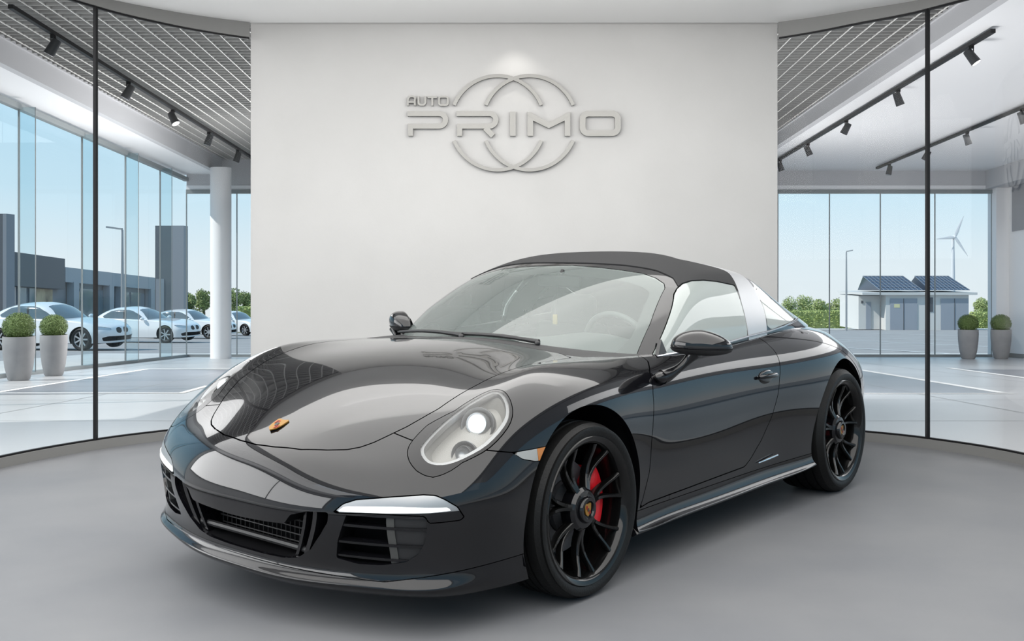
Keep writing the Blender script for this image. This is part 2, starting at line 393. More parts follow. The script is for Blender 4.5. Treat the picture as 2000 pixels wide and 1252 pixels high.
sk_sd = axis_sd(H.V, (0, 2), [(-.1,.262),(-2.3,.268),(-2.3,0),(-.1,0)])
skirt, H = split(H, sk_sd, .003)
fend, rear = split(H, -(H.V[:, 0]+.63), .002)
bump = both(bump)
lip_sd = np.where(bump.V[:, 2] < 1, bump.V[:, 2]-(.192+.06*np.clip((np.abs(bump.V[:, 1])-.6)/.3, 0, 1)), 1.)
lip, bump = split(bump, lip_sd, .003)

shell('hood', both(hood), M_paint, CAR)
shell('front_bumper', bump, M_paint, CAR)
tag(shell('front_lip', lip, M_gloss, CAR, .03), 'thin black front spoiler lip')
tag(shell('cowl_panel', both(cowl), M_matte, CAR, .01), 'matte black panel below the windshield')
shell('rear_body', both(rear), M_paint, CAR, .02)
SIDES = ((1, lambda s: s), (-1, mirror))
for sg, mf in SIDES:
    shell('front_fender', mf(fend), M_paint, CAR, .03)
    d_ = shell('door', mf(door), M_paint, CAR)
    shell('side_skirt', mf(skirt), M_gloss, CAR, .03)
    # headlight: bezel ring, bowl, projector, reflector, clear cover
    hl = shell('headlight', mf(bez), M_gloss, CAR, .05); tag(hl, 'oval headlight with lit projector lens')
    duct('lamp_bowl', mf(lens), M_lamp, hl, .055, .80)
    shell('lamp_cover', mf(lens), M_lens, hl, 0)
    rim = clip(lens, fr_head.sd(lens.V)+.012)
    shell('lamp_rim', mf(rim), M_satin, hl, .02, off=-.004)
    def fpt(a, b, c): return (fr_head.o+fr_head.u*a+fr_head.v*b+fr_head.n*c*(1 if fr_head.n[2]+fr_head.n[0] > 0 else -1))*(1, sg, 1)
    def pod(name, px, r, m, ring, parent, bulge):
        a = np.array(px, float)*(1, sg, 1); ax = np.array([.86, .30*sg, .25]); ax /= np.linalg.norm(ax)
        q = Vector((0, 0, 1)).rotation_difference(Vector(ax)).to_matrix().to_4x4(); X = Matrix.Translation(Vector(a)) @ q
        mb = MB(); mb.lathe([(1e-4, bulge), (r*.35, bulge*.93), (r*.65, bulge*.7), (r*.88, bulge*.35), (r, 0)], 32, 'z', 0, X)
        mb.lathe([(r, 0), (r*1.12, .006), (r*1.25, -.004), (r*1.3, -.05)], 32, 'z', 1, X)
        o = mb.build(name, [m, ring], parent, True, 40); o.data.transform(Matrix.Identity(4))
        W = settle(np.array([v.co[:] for v in o.data.vertices]))
        o.data.vertices.foreach_set('co', W.ravel()); return o
    for cpos, cr_ in (((.445, .703, .690), .060), ((.555, .735, .603), .045)):
        a_ = np.array(cpos)*(1, sg, 1); ax_ = np.array([.80, .34*sg, .30]); ax_ /= np.linalg.norm(ax_); X_ = Matrix.Translation(Vector(a_-ax_*.012)) @ Vector((0, 0, 1)).rotation_difference(Vector(ax_)).to_matrix().to_4x4()
        mb = MB(); mb.lathe([(cr_*.62, -.03), (cr_*.8, -.012), (cr_*.93, .0), (cr_, .004), (cr_*1.05, .0), (cr_*1.05, -.02)], 40, 'z', 0, X_); settled_build(mb, 'reflector', M_satin, hl)
    pod('projector', (.445, .703, .690), .034, M_beam, M_satin, hl, .022)
    pod('high_beam', (.555, .735, .603), .024, M_satin, M_satin, hl, -.014)
    # side marker and daytime light
    mk = shell('side_marker', mf(mark), M_white, CAR, .012)
    am = clip(mark, .318-mark.V[:, 0]); shell('amber_lens', mf(am), M_amber, mk, .004, off=.0015)
    dl = shell('front_light', mf(drl), M_satin, CAR, .02); tag(dl, 'narrow front light with bright white strip')
    bar_sd = axis_sd(drl.V, (1, 2), [(.455,.418),(.478,.436),(.633,.447),(.785,.450),(.790,.440),(.74,.433),(.60,.424)])
    shell('light_strip', mf(clip(drl, -bar_sd)), M_led, dl, .006, off=.003)
    tail_sd = axis_sd(drl.V, (1, 2), [(.60,.422),(.74,.431),(.79,.437),(.83,.44),(.83,.38),(.60,.38)])
    shell('lower_lens', mf(clip(drl, -tail_sd)), M_gloss, dl, .004, off=.001)
    # side air intake: dark duct with slats and upright
    du = duct('side_intake', mf(intake), M_void, CAR, .12, .9, (.88, .45*sg, .05))
    for zz in (.372, .312, .262):
        st = clip(clip(intake, .0045-np.abs(intake.V[:, 2]-zz)), .95-intake.V[:, 1])
        shell('slat', mf(st), M_gloss, du, .03, off=-.006)
    up = clip(intake, .012-np.abs(intake.V[:, 1]-.625)); tag(shell('upright', mf(up), M_upr, du, .02, off=-.010), 'grey upright bar')
    sc_ = clip(intake, intake.V[:, 1]-.637); shell('inner_grille', mf(sc_), M_matte, du, .01, off=-.014)
# centre intake
cd = duct('center_intake', both(cint), M_void, CAR, .16, .9, (1, 0, 0))
mb = MB()
for sg in (1, -1):                                   # upright vanes at both ends of the opening
    for (yt, yb, wd) in ((.365, .285, .010), (.315, .245, .007)):
        mb = MB(); P = []
        for k in range(9):
            t = k/8; y = yt+(yb-yt)*t**1.4; z = .405-(.405-.225)*t
            P.append((.895-.02*t, y, z))
        for (x, y, z), (x2, y2, z2) in zip(P[:-1], P[1:]):
            mb.add([(x, y-wd, z), (x, y+wd, z), (x2, y2+wd, z2), (x2, y2-wd, z2), (x-.09, y-wd, z), (x-.09, y+wd, z), (x2-.09, y2+wd, z2), (x2-.09, y2-wd, z2)],
                   [(0,1,2,3), (0,3,7,4), (1,5,6,2)])
        mb.V = [(x, y*sg, z) for x, y, z in mb.V]
        if sg < 0: mb.F = [f[::-1] for f in mb.F]
        settled_build(mb, 'vane', M_gloss, cd)
mb = MB(); mb.tube([(.86, -.30+.05*k, .255) for k in range(13)], .012, 8); settled_build(mb, 'crossbar', M_matte, cd)
mb = MB()
for k in range(7): mb.tube([(.80, -.30+.05*i, .225+.025*k) for i in range(13)], .003, 6)
for k in range(25): mb.tube([(.80, -.30+.025*k, .22), (.80, -.30+.025*k, .39)], .002, 5)
tag(settled_build(mb, 'grille', M_matte, cd), 'dark grille mesh inside the intake')

# crest on the bonnet: gold shield with red-black bars
def crest(name, X, w, h, parent, mats):
    out = [(-.5,.42),(-.40,.5),(0,.44),(.40,.5),(.5,.42),(.46,0),(.34,-.30),(0,-.5),(-.34,-.30),(-.46,0)]
    mb = MB(); mb.prism([(a*w, b*h) for a, b in out], .004, X, 0)
    Z = X @ Matrix.Translation((0, 0, .0042))
    for sx, sy in ((-1, 1), (1, -1)):
        for k in range(3):
            mb.prism([(w*(sx*.22+(k-1)*.11-.025), h*(sy*.19-.13)), (w*(sx*.22+(k-1)*.11+.025), h*(sy*.19-.13)), (w*(sx*.22+(k-1)*.11+.025), h*(sy*.19+.13)), (w*(sx*.22+(k-1)*.11-.025), h*(sy*.19+.13))], .0012, Z, 1+(k % 2))
    mb.prism([(w*.13*math.cos(a*PI/4), h*.15*math.sin(a*PI/4)) for a in range(8)], .002, Z, 2)
    return settled_build(mb, name, mats, parent) if name == 'crest' else mb.build(name, mats, parent)
_n = Vector((.40, 0, .92)).normalized()
q = Matrix(((0, 1, 0), (-_n.z, 0, _n.x), (_n.x, 0, _n.z))).transposed()
q = Matrix((Vector((0, 1, 0)), Vector((-_n.z, 0, _n.x)), _n)).transposed().to_4x4()
crest('crest', Matrix.Translation((.758, 0, .6415)) @ q, .058, .078, CAR, [M_gold, M_crestred, M_crestblk])

# ------------------------------------------------------------------ greenhouse
G = grid_soup(dense(grid_of(ROOF_COLS), 'em', 'mm', NR, NC))
front = G.V[:, 0] > -1.175
WIND = [(-.5,.80),(.695,.80),(.684,.852),(.640,.989),(.572,1.142),(.549,1.163),(.493,1.188),(.417,1.209),(.295,1.223),(.19,1.231),(0,1.240),(-.5,1.240)]
wsd = axis_sd(G.V, (1, 2), WIND, G.V[:, 0] > -1.185)
wind, G = split(G, wsd, .002)
wsd = axis_sd(wind.V, (1, 2), WIND)
frit = clip(wind, wsd+.042+.03*np.clip((.93-wind.V[:, 2])/.06, 0, 1)*(np.abs(wind.V[:, 1]) > -1))
gp = shell('windshield', both(wind), M_glass, CAR, 0)
shell('black_border', both(frit), M_frit, gp, 0, off=-.003)
SIDEW = [(-.715,.857),(-1.082,1.115),(-1.133,1.141),(-1.196,1.163),(-1.278,1.176),(-1.392,1.178),(-1.517,1.170),(-1.685,1.150),(-1.676,1.121),(-1.634,1.012),(-1.594,.903),(-1.389,.886),(-.857,.861)]
side_ok = G.V[:, 1] > .5
sw, G = split(G, axis_sd(G.V, (0, 2), SIDEW, side_ok), .003)
BAR = [(-1.585,.80),(-1.598,.90),(-1.641,1.043),(-1.715,1.164),(-1.735,1.203),(-1.745,1.24),(-1.75,1.5),(-1.925,1.5),(-1.945,1.20),(-1.94,1.15),(-1.92,1.089),(-1.885,1.017),(-1.817,.905),(-1.80,.80)]
bar, G = split(G, axis_sd(G.V, (0, 2), BAR), .003)
QUART = [(-1.835,.915),(-1.90,1.017),(-1.943,1.09),(-1.972,1.135),(-2.05,1.108),(-2.196,1.050),(-2.35,1.0),(-2.455,.962),(-2.30,.950),(-2.052,.935)]
qg, G = split(G, axis_sd(G.V, (0, 2), rounded(QUART, 1), G.V[:, 1] > .4), .003)
rearp, G = split(G, G.V[:, 0]+1.86, .002)
fr_edge = [(-3,-3),(-3,3),(-1.20,3),(-1.178,-.5),(-1.178,.0),(-1.172,.148),(-1.190,.346),(-1.205,.46),(-1.195,.555),(-1.153,.603),(-1.10,.63),(-1.05,3)]
top_sd = np.where(G.V[:, 2] > 1.12, sdf2(G.V[:, :2], [(-3,-1),(-1.175,-1),(-1.175,0),(-1.178,.148),(-1.192,.346),(-1.207,.46),(-1.197,.555),(-1.155,.603),(-1.12,.66),(-1.12,.9),(-3,.9)]), 1.)
top, G = split(G, top_sd, .004)
frame, belt = split(G, -(G.V[:, 0]+1.0), .001) if False else (G, None)
shell('windshield_frame', both(frame), M_paint, CAR, .025)
tag(shell('soft_top', both(top), M_canvas, CAR, .02, off=.004), 'dark grey fabric roof')
tb = both(bar); tag(shell('roll_bar', tb, M_bar, CAR, .02, off=.003), 'wide silver roll bar')
rg_sd = np.where(rearp.V[:, 2] > 0, -(rearp.V[:, 2]-(.955+.03*np.clip((-2.2-rearp.V[:, 0])/.6, 0, 1))), 0)
rwin, rfr = split(rearp, rg_sd, .002)
tag(shell('rear_window', both(rwin), M_frit, CAR, .01), 'black-edged wraparound rear glass')
shell('rear_frame', both(rfr), M_paint, CAR, .02)
for sg, mf in SIDES:
    shell('side_window', mf(sw), M_glare, CAR, .004)
    shell('quarter_window', mf(qg), M_glare, CAR, .004)
    # bright strips along the bottom of the side glass
    mb = MB(); pts = [(-.73,.742,.856),(-.86,.752,.862),(-1.1,.763,.873),(-1.389,.763,.886),(-1.60,.762,.902),(-1.82,.757,.914),(-2.05,.742,.930),(-2.25,.708,.944),(-2.42,.66,.955)]
    mb.tube(pts, .0055, 8); mb.V = [(x, y*sg, z) for x, y, z in mb.V]
    if sg < 0: mb.F = [f[::-1] for f in mb.F]
    settled_build(mb, 'window_trim', M_chrome, CAR)
    # small black lettering plate on the roll bar
    mb = MB()
    for k in range(5):
        mb.box((-1.868+.017*k, .7285, .944), (-1.868+.017*k+.011, .7325, .957 if k else .962))
    mb.V = [(x, (y+(.957-z)*.35+.012*0)*sg, z) for x, y, z in mb.V]
    if sg < 0: mb.F = [f[::-1] for f in mb.F]
    settled_build(mb, 'bar_script', M_crestblk, CAR)
    # triangular mirror gusset in the window corner
    mb = MB(); tri = [(-.725,.862),(-.80,.868),(-.785,.925)]
    mb.add([(x, .752-.32*(z-.862), z) for x, z in tri]+[(x, .735-.32*(z-.862), z) for x, z in tri], [(0,1,2), (5,4,3), (0,3,4,1), (1,4,5,2), (2,5,3,0)])
    mb.V = [(x, y*sg, z) for x, y, z in mb.V]
    if sg < 0: mb.F = [f[::-1] for f in mb.F]
    settled_build(mb, 'mirror_gusset', M_matte, CAR)
    # door handle: scooped recess with a bow handle
    dr = [o for o in CAR.children if o.name.startswith('door')][0 if sg > 0 else 1]
    mb = MB(); pts = []
    for k in range(13):
        a = PI*k/12; pts.append((-1.555+.085*math.cos(a), .8755+.026*math.sin(a)+.004, .716+.004*math.sin(a)))
    mb.tube(pts, [.008+.004*math.sin(PI*k/12) for k in range(13)], 10)
    mb.V = [(x, y*sg, z) for x, y, z in mb.V]
    if sg < 0: mb.F = [f[::-1] for f in mb.F]
    settled_build(mb, 'handle', M_paint, dr)
    mb = MB(); mb.ball((-1.555, .872, .707), (.085, .012, .038), 14); mb.V = [(x, y*sg, z) for x, y, z in mb.V]
    settled_build(mb, 'handle_recess', M_gloss, dr)
    # door mirror
    def mpt(u, v, w):                       # u along the housing, v up, w forward
        ax = np.array([-.50, .866, 0]); fw = np.array([.866, .50, 0])
        p = np.array([-.765, .940, .908])+ax*u+fw*w; p[2] += v; return p*(1, sg if sg > 0 else -.79, 1)
    mb = MB(); NU, NVv = 28, 36; V = []
    for i in range(NU+1):
        t = -1+2*i/NU; t = math.copysign(abs(t)**.85, t)
        k = max(0, 1-abs(t)**2.2)**.5
        for j in range(NVv):
            a = 2*PI*j/NVv; cv, cw = math.sin(a), math.cos(a)
            h = (.074-.020*max(t, 0) if cv > 0 else .030); d = .085 if cw > 0 else .025
            f = lambda q: math.copysign(abs(q)**.8, q)
            V.append(mpt(.132*t, f(cv)*h*k, f(cw)*d*k+.0))
    F = [(i*NVv+j, i*NVv+(j+1) % NVv, (i+1)*NVv+(j+1) % NVv, (i+1)*NVv+j) for i in range(NU) for j in range(NVv)]
    if sg > 0: F = [f[::-1] for f in F]
    mb.add(V, F); mir = settled_build(mb, 'door_mirror', M_paint, CAR, 60)
    tag(mir, 'black door mirror')
    mb = MB(); V = []
    for i in range(NU+1):
        t = -1+2*i/NU; k = max(0, 1-abs(t)**2.2)**.5
        for j in range(9):
            a = PI+PI*j/8; V.append(mpt(.134*t, math.sin(a)*.032*k-.006, math.cos(a)*.088*k if math.cos(a) > 0 else math.cos(a)*.03*k))
    F = [(i*9+j, i*9+j+1, (i+1)*9+j+1, (i+1)*9+j) for i in range(NU) for j in range(8)]
    if sg > 0: F = [f[::-1] for f in F]
    mb.add(V, F); settled_build(mb, 'lower_shell', M_matte, mir, 60)
    mb = MB(); P = []
    for k in range(9):
        t = k/8; P.append(((-.615-.12*t-.02*math.sin(PI*t)), (.835+.085*t)*1, .782+.10*t**1.3))
    mb.tube([(x, y*(sg if sg > 0 else -.86), z) for x, y, z in P], [.032, .029, .024, .02, .018, .018, .02, .024, .03], 14)
    mb.ball((-.615, .838*(sg if sg > 0 else -.92), .782), (.055, .028, .026), 12)
    settled_build(mb, 'mirror_arm', M_gloss, mir)
    mb = MB(); mb.add([mpt(.115*math.cos(a)*1, .045*math.sin(a)+.004, -.022) for a in [2*PI*k/24 for k in range(24)]], [tuple(range(24))[::(1 if sg > 0 else -1)]])
    settled_build(mb, 'mirror_glass', M_chrome, mir)
    # sill ornament ahead of the rear wheel
    mb = MB(); mb.tube([(-1.47, .870*sg, .300), (-1.56, .876*sg, .306), (-1.66, .884*sg, .314)], [.003, .005, .004], 8)
    settled_build(mb, 'sill_trim', M_chrome, CAR)

# wipers
for y0, y1 in ((.30, -.22), (-.12, -.60)):
    mb = MB(); pts = []
    for k in range(9):
        t = k/8; y = y0+(y1-y0)*t; ay = abs(y)
        pts.append((-.435-.25*ay**2-.02*t-.012*math.sin(PI*t), y, .900-.06*ay**2+.010+.008*math.sin(PI*t)))
    mb.tube(pts, [.012, .010, .009, .008, .008, .007, .007, .006, .005], 8)
    mb.tube([(x-.012, y, z+.004) for x, y, z in pts[2:]], .004, 6)
    mb.ball((pts[0][0]+.01, y0, pts[0][2]-.006), .013, 8)
    settled_build(mb, 'wiper', M_matte, CAR)

# ------------------------------------------------------------------ interior
mb = MB(); V = []; ny = 25
prof = [(-.50,.862),(-.60,.885),(-.75,.895),(-.86,.885),(-.93,.83),(-.93,.60),(-.90,.42)]
for i in range(ny):
    y = -.66+1.32*i/(ny-1)
    for x, z in prof:
        hump = .045*math.exp(-((y-.36)/.19)**2)*(1 if x < -.7 else .3) if z > .8 else 0
        V.append((x-.10*(abs(y)/.66)**2-.0, y, z+hump-.02*(abs(y)/.66)**2))
np_ = len(prof); mb.add(V, [(i*np_+j, i*np_+j+1, (i+1)*np_+j+1, (i+1)*np_+j) for i in range(ny-1) for j in range(np_-1)])
settled_build(mb, 'dashboard', M_inner, CAR, 60)
mb = MB()
mb.box((-2.3, -.70, .18), (-.45, .70, .24)); mb.box((-2.35, -.68, .24), (-2.28, .68, .86)); mb.box((-2.28, .655, .24), (-.75, .69, .84), bev=.015); mb.box((-2.28, -.69, .24), (-.75, -.655, .84), bev=.015)
mb.box((-2.0, -.12, .24), (-.92, .12, .50), bev=.03); mb.box((-2.28, -.66, .24), (-1.85, .66, .62), bev=.04)
settled_build(mb, 'cabin_lining', M_inner2, CAR)
def seat(y):
    st = []
    mb = MB(); X = Matrix.Translation((-1.62, y, .62)) @ Matrix.Rotation(math.radians(-17), 4, 'Y')
    mb.box((-.06, -.22, -.30), (.05, .22, .30), bev=.045, X=X); mb.box((.02, -.25, -.26), (.09, -.17, .18), bev=.03, X=X); mb.box((.02, .17, -.26), (.09, .25, .18), bev=.03, X=X)
    mb.box((-.055, -.13, .27), (.045, .13, .47), bev=.045, X=X)
    b = settled_build(mb, 'seat', M_inner, CAR)
    mb = MB(); mb.box((-1.62, y-.24, .34), (-1.08, y+.24, .46), bev=.05); settled_build(mb, 'seat_cushion', M_inner, b)
seat(.36); seat(-.36)
# steering wheel
X = Matrix.Translation((-1.02, .36, .845)) @ Matrix.Rotation(math.radians(-68), 4, 'Y')
mb = MB(); mb.tube([tuple(X @ Vector((.182*math.cos(a), .182*math.sin(a), 0))) for a in [2*PI*k/48 for k in range(48)]], .0145, 12, closed=True)
stw = settled_build(mb, 'steering_wheel', mat('steering wheel leather', (.09, .092, .09), .45), CAR)
mb = MB()
for a in (PI/2+.1, -PI/2-.1, PI): mb.tube([tuple(X @ Vector((r*math.cos(a), r*math.sin(a), -.03*(1-r/.18)))) for r in (.04, .1, .18)], [.022, .016, .013], 8)
mb.lathe([(1e-4, .012), (.055, .008), (.07, -.02), (.04, -.12), (.035, -.2)], 24, 'z', 0, X); settled_build(mb, 'spokes', M_inner, stw)
# rear-view mirror
mb = MB(); mb.box((-1.055, -.12, 1.128), (-1.03, .12, 1.19), bev=.012); mb.tube([(-1.04, 0, 1.18), (-1.06, 0, 1.215)], .01, 8)
settled_build(mb, 'inside_mirror', M_matte, CAR)
# underbody and wheel wells
mb = MB()
mb.box((-2.95, -.60, .17), (.62, .60, .20)); mb.box((.42, -.55, .20), (.62, .55, .50)); mb.box((-2.0, -.80, .17), (-.45, .80, .20)); mb.box((.55, -.30, .145), (.80, .30, .20))
settled_build(mb, 'underbody', M_void, CAR)
for ax_, az_, ar_ in (ARCH_F, ARCH_R):
    for sg in (1, -1):
        mb = MB(); V = []; yi = .50; n = 40; R_ = ar_+.006
        a0, a1 = -.42, PI+.42; yo = .885 if ax_ == 0 else .915
        for k in range(n+1):
            a = a0+(a1-a0)*k/n
            for y in (yo-.035, yo-.15, yi): V.append((ax_+R_*math.cos(a), y*sg, az_+R_*math.sin(a)))
        F = [(k*3+j, k*3+j+1, k*3+j+4, k*3+j+3) for k in range(n) for j in range(2)]
        c = len(V); V.append((ax_, yi*sg, az_)); F += [(c, k*3+2, k*3+5) for k in range(n)]
        mb.add(V, F); settled_build(mb, 'wheel_well', M_void, CAR)

# ------------------------------------------------------------------ wheels
def make_wheel(R, width, rim, ornate, sg):
    """wheel with its face towards +y"""
    w = bpy.data.objects.new('wheel', None); COL.objects.link(w); w.parent = CAR
    h = width/2
    def mk(mb, name, m, par, sharp=40):
        if sg < 0: mb.V = [(x, -y, z) for x, y, z in mb.V]; mb.F = [f[::-1] for f in mb.F]
        return mb.build(name, m, par, True, sharp)
    mb = MB(); pr = [(rim-.012, -h+.012), (rim+.012, -h+.002), (rim+.035, -h-.002), (R-.02, -h+.008), (R-.004, -h+.025), (R, -h+.05)]
    for k in range(4):
        g = -h+.07+k*(width-.14)/3; pr += [(R, g-.006), (R-.007, g-.004), (R-.007, g+.004), (R, g+.006)]
    pr += [(R, h-.05), (R-.004, h-.025), (R-.018, h-.008), (rim+.036, h+.003), (rim+.028, h+.005), (rim+.014, h+.003), (rim+.004, h-.002), (rim-.012, h-.010)]
    mb.lathe(pr, 96, 'y'); mk(mb, 'tyre', M_tyre, w, 30)
    mb = MB(); mb.lathe([(rim-.02, -h+.015), (rim-.03, -h+.02), (rim-.045, -.02), (rim-.04, h-.06), (rim-.030, h-.03), (rim-.026, h-.012), (rim-.014, h-.003), (rim-.001, h+.001), (rim+.003, h-.003), (rim-.004, h-.012)], 96, 'y'); mk(mb, 'rim', M_wheel, w, 50)
    fy = h-.022
    mb = MB(); NS = 7
    def bar3(pts):
        V = []; F = []
        P = [Vector(p[:3]) for p in pts]
        for i, p in enumerate(P):
            t = (P[min(i+1, len(P)-1)]-P[max(i-1, 0)]).normalized(); s_ = Vector((t.z, 0, -t.x)).normalized(); wd, dp = pts[i][3], pts[i][4]
            for a, b in ((-1, -1), (-1, -.25), (-.55, 0), (.55, 0), (1, -.25), (1, -1)): V.append(p+s_*wd*a+Vector((0, dp*b, 0)))
        n = 6
        for i in range(len(P)-1):
            for k in range(n): F.append((i*n+k, i*n+(k+1) % n, (i+1)*n+(k+1) % n, (i+1)*n+k))
        mb.add(V, [f[::-1] for f in F])
    for k in range(NS):
        a = 2*PI*k/NS+.22
        for s_ in (-1, 1):
            pts = []
            for q in range(8):
                t = q/7; r = .055+(rim-.03-.055)*t; da = s_*(.055+.17*max(0, t-.22))
                dep = -.030*math.sin(PI*min(1, t*1.05))**1.0*(.9) + (.006*t)
                pts.append((r*math.cos(a+da), fy+dep-.004, r*math.sin(a+da), (.0125-.006*t) if t < .9 else .009, .034-.012*t))
            bar3(pts)
    mk(mb, 'spokes', M_wheel, w, 40)
    mb = MB(); mb.lathe([(.085, fy-.06), (.082, fy-.018), (.07, fy-.006), (.052, fy-.004), (.050, fy+.006), (.046, fy+.012), (.034, fy+.012), (.030, fy+.002), (1e-4, fy+.002)], 48, 'y')
    hub = mk(mb, 'hub', M_gloss, w, 30)
    X = Matrix.Translation((0, fy+.003, 0)) @ Matrix.Rotation(-PI/2, 4, 'X') @ Matrix.Rotation(PI, 4, 'Z')
    cr = crest('hub_crest', X, .040, .050, hub, [M_gold, M_crestred, M_crestblk])
    if sg < 0:
        cr.scale = (1, -1, 1)
    mb = MB(); mb.lathe([(.10, fy-.11), (.175, fy-.11), (.176, fy-.14), (.10, fy-.14)], 64, 'y', closed=True); mb.lathe([(.095, fy-.09), (.1, fy-.14), (1e-3, fy-.14)], 32, 'y'); mk(mb, 'brake_disc', M_disc, w)
    return w, fy
def caliper(w, fy, side_ang, sg):
    mb = MB(); V = []; n = 16
    for k in range(n+1):
        a = side_ang-.62+1.24*k/n; e = min(k, n-k); ins = .012 if e == 0 else 0
        for r, y in ((.118+ins, fy-.10), (.122+ins, fy-.075), (.15, fy-.058), (.20, fy-.060), (.212-ins, fy-.08), (.212-ins, fy-.16), (.118+ins, fy-.16)):
            V.append((r*math.cos(a), y, r*math.sin(a)))
    m_ = 7; F = [(k*m_+j, k*m_+(j+1) % m_, (k+1)*m_+(j+1) % m_, (k+1)*m_+j) for k in range(n) for j in range(m_)]
    F += [tuple(range(m_))[::-1], tuple(range(n*m_, (n+1)*m_))]
    mb.add(V, F); mb.V = [(x, y*sg, z) for x, y, z in mb.V]
    if sg < 0: mb.F = [f[::-1] for f in mb.F]
    tag(mb.build('caliper', M_red, w, True, 35), 'red brake caliper')
WH = {}
for sg in (1, -1):
    w, fy = make_wheel(.329, .245, .277, 1, sg); w.location = (0, (.890-.1225)*sg*(1 if sg > 0 else 1.07), .329); caliper(w, fy, PI-.1, sg)
    w, fy = make_wheel(.341, .305, .277, 1, sg); w.location = (-2.45, (.922-.1525)*sg*(1 if sg > 0 else 1.07), .341); caliper(w, fy, .1, sg)

# little scented tag hanging inside the windshield
AF = thing('air_freshener', (0, 0, 0), 0, 'small yellow air freshener hanging inside the windshield of the black coupe', 'air freshener')
AF.location = CAR.matrix_basis @ Vector((-1.02, -.02, 1.0)) if False else (CAR_T[0]-1.02*-math.sin(THC)-.02*math.cos(THC), CAR_T[1]-1.02*-math.cos(THC)+.02*math.sin(THC), .985)
AF.rotation_euler = CAR.rotation_euler
mb = MB(); mb.box((-.004, -.014, -.03), (.004, .014, .02), bev=.003); mb.build('tag', mat('yellow card', (.40, .28, .08), .6), AF)
mb = MB(); mb.tube([(0, 0, .018), (-.012, .01, .19)], .0015, 6); mb.build('cord', M_matte, AF)
# ------------------------------------------------------------------ the place
# X right, Y away from the viewer, Z up.  The showroom floor is level; beyond the curved glass the hall
# and the forecourt fall away at a gentle ramp, so heights there are given above that ramp (t).
F_PX, YH, CAM_H = 2075., 525., 1.235
SLOPE, RAMP0 = .0485, 7.5
def zr(Y, t=0.): return t-SLOPE*(Y-RAMP0)

M_wall = mat('white plaster', (.405, .40, .392), .85, spec=.2, noise=(1.5, (.43, .425, .417)), bump=(60, .04))
M_ceil = mat('white ceiling paint', (.84, .84, .83), .9, spec=.2)
M_floor = mat('polished grey concrete', (.142, .146, .155), .5, spec=.06, noise=(1.1, (.172, .174, .179)), bump=(4, .02))
M_base = mat('grey baseboard', (.19, .188, .182), .6)
M_trim = mat('grey trim', (.17, .17, .165), .6)
M_black = mat('black metal', (.008, .008, .009), .5, spec=.2)
M_frame = mat('grey window frame', (.22, .24, .245), .5)
M_white = mat('hall white paint', (.78, .78, .79), .8, spec=.3)
M_beam = mat('hall grey beam paint', (.50, .50, .515), .8, spec=.2)
M_pane = glass_mat('window glass', (.94, .97, .975), .25)
M_fin = glass_mat('glass fin', (.87, .935, .955), .5)
M_part = glass_mat('partition glass', (.98, .985, .985), .10)
M_hall = mat('hall stone floor', (.42, .42, .428), .30, noise=(.6, (.47, .47, .475)), spec=.4)
M_hgrey = mat('hall grey floor inlay', (.20, .205, .225), .32, noise=(.6, (.24, .24, .26)), spec=.4)
M_line = mat('white floor line', (.78, .78, .77), .5)
M_seam = mat('floor joint', (.27, .28, .29), .6)
M_steel = mat('brushed steel lettering', (.165, .163, .155), .42, .9, bump=(150, .05))

def struct(mb_or_o, name=None, m=None, smooth=False, sharp=30):
    o = mb_or_o.build(name, m, None, smooth, sharp) if isinstance(mb_or_o, MB) else mb_or_o
    o['kind'] = 'structure'; return o

# curved partition line, left end to wall end, mirrored on the right
PL = [(-3.62, -3.0), (-3.62, 2.0), (-3.60, 4.0), (-3.50, 5.4), (-3.18, 6.605), (-2.85, 7.27), (-2.525, 7.65), (-2.25, 7.88), (-1.992, 8.04)]
PR = [(3.62, -3.0), (3.62, 2.0), (3.60, 4.0), (3.52, 5.4), (3.235, 6.70), (2.867, 7.33), (2.50, 7.66), (2.25, 7.88), (2.024, 8.04)]
def dense_line(P, n=8):
    P = [np.array(p, float) for p in P]; Q = [2*P[0]-P[1]]+P+[2*P[-1]-P[-2]]; out = []
    for i in range(1, len(Q)-2):
        for k in range(n):
            t = k/n; a, b, c, d = Q[i-1:i+3]
            out.append(.5*((2*b)+(c-a)*t+(2*a-5*b+4*c-d)*t*t+(3*b-a-3*c+d)*t**3))
    return out+[P[-1]]
LINE_L, LINE_R = dense_line(PL), dense_line(PR)
WALL_Y, CEIL_Z = 8.1, 3.097
def gz(Y): return 2.98+.06*(8.1-max(Y, 6))
def ribbon(mb, line, z0, z1, th=0.):
    """standing strip along a plan line; z0/z1 may be functions of Y"""
    f = lambda z, Y: z(Y) if callable(z) else z
    V = []; n = len(line)
    for i, p in enumerate(line):
        d = line[min(i+1, n-1)]-line[max(i-1, 0)]; nn = np.array([-d[1], d[0]])/np.hypot(*d)*th/2
        for q in ((p+nn), (p-nn)) if th else (p,):
            V += [(q[0], q[1], f(z0, p[1])), (q[0], q[1], f(z1, p[1]))]
    if th:
        F = []
        for i in range(n-1):
            a, b = i*4, i*4+4
            F += [(a, b, b+1, a+1), (a+3, b+3, b+2, a+2), (a+1, b+1, b+3, a+3), (a+2, b+2, b, a)]
        F += [(0, 1, 3, 2), (4*n-4, 4*n-2, 4*n-1, 4*n-3)]
    else: F = [(i*2, i*2+2, i*2+3, i*2+1) for i in range(n-1)]
    return mb.add(V, F)

# showroom floor: level slab inside the curved glass
outline = [tuple(p) for p in LINE_L]+[tuple(p) for p in LINE_R[::-1]]
mb = MB(); mb.add([(x, y, 0) for x, y in outline], [tuple(range(len(outline)))[::-1]]); struct(mb, 'floor', M_floor)
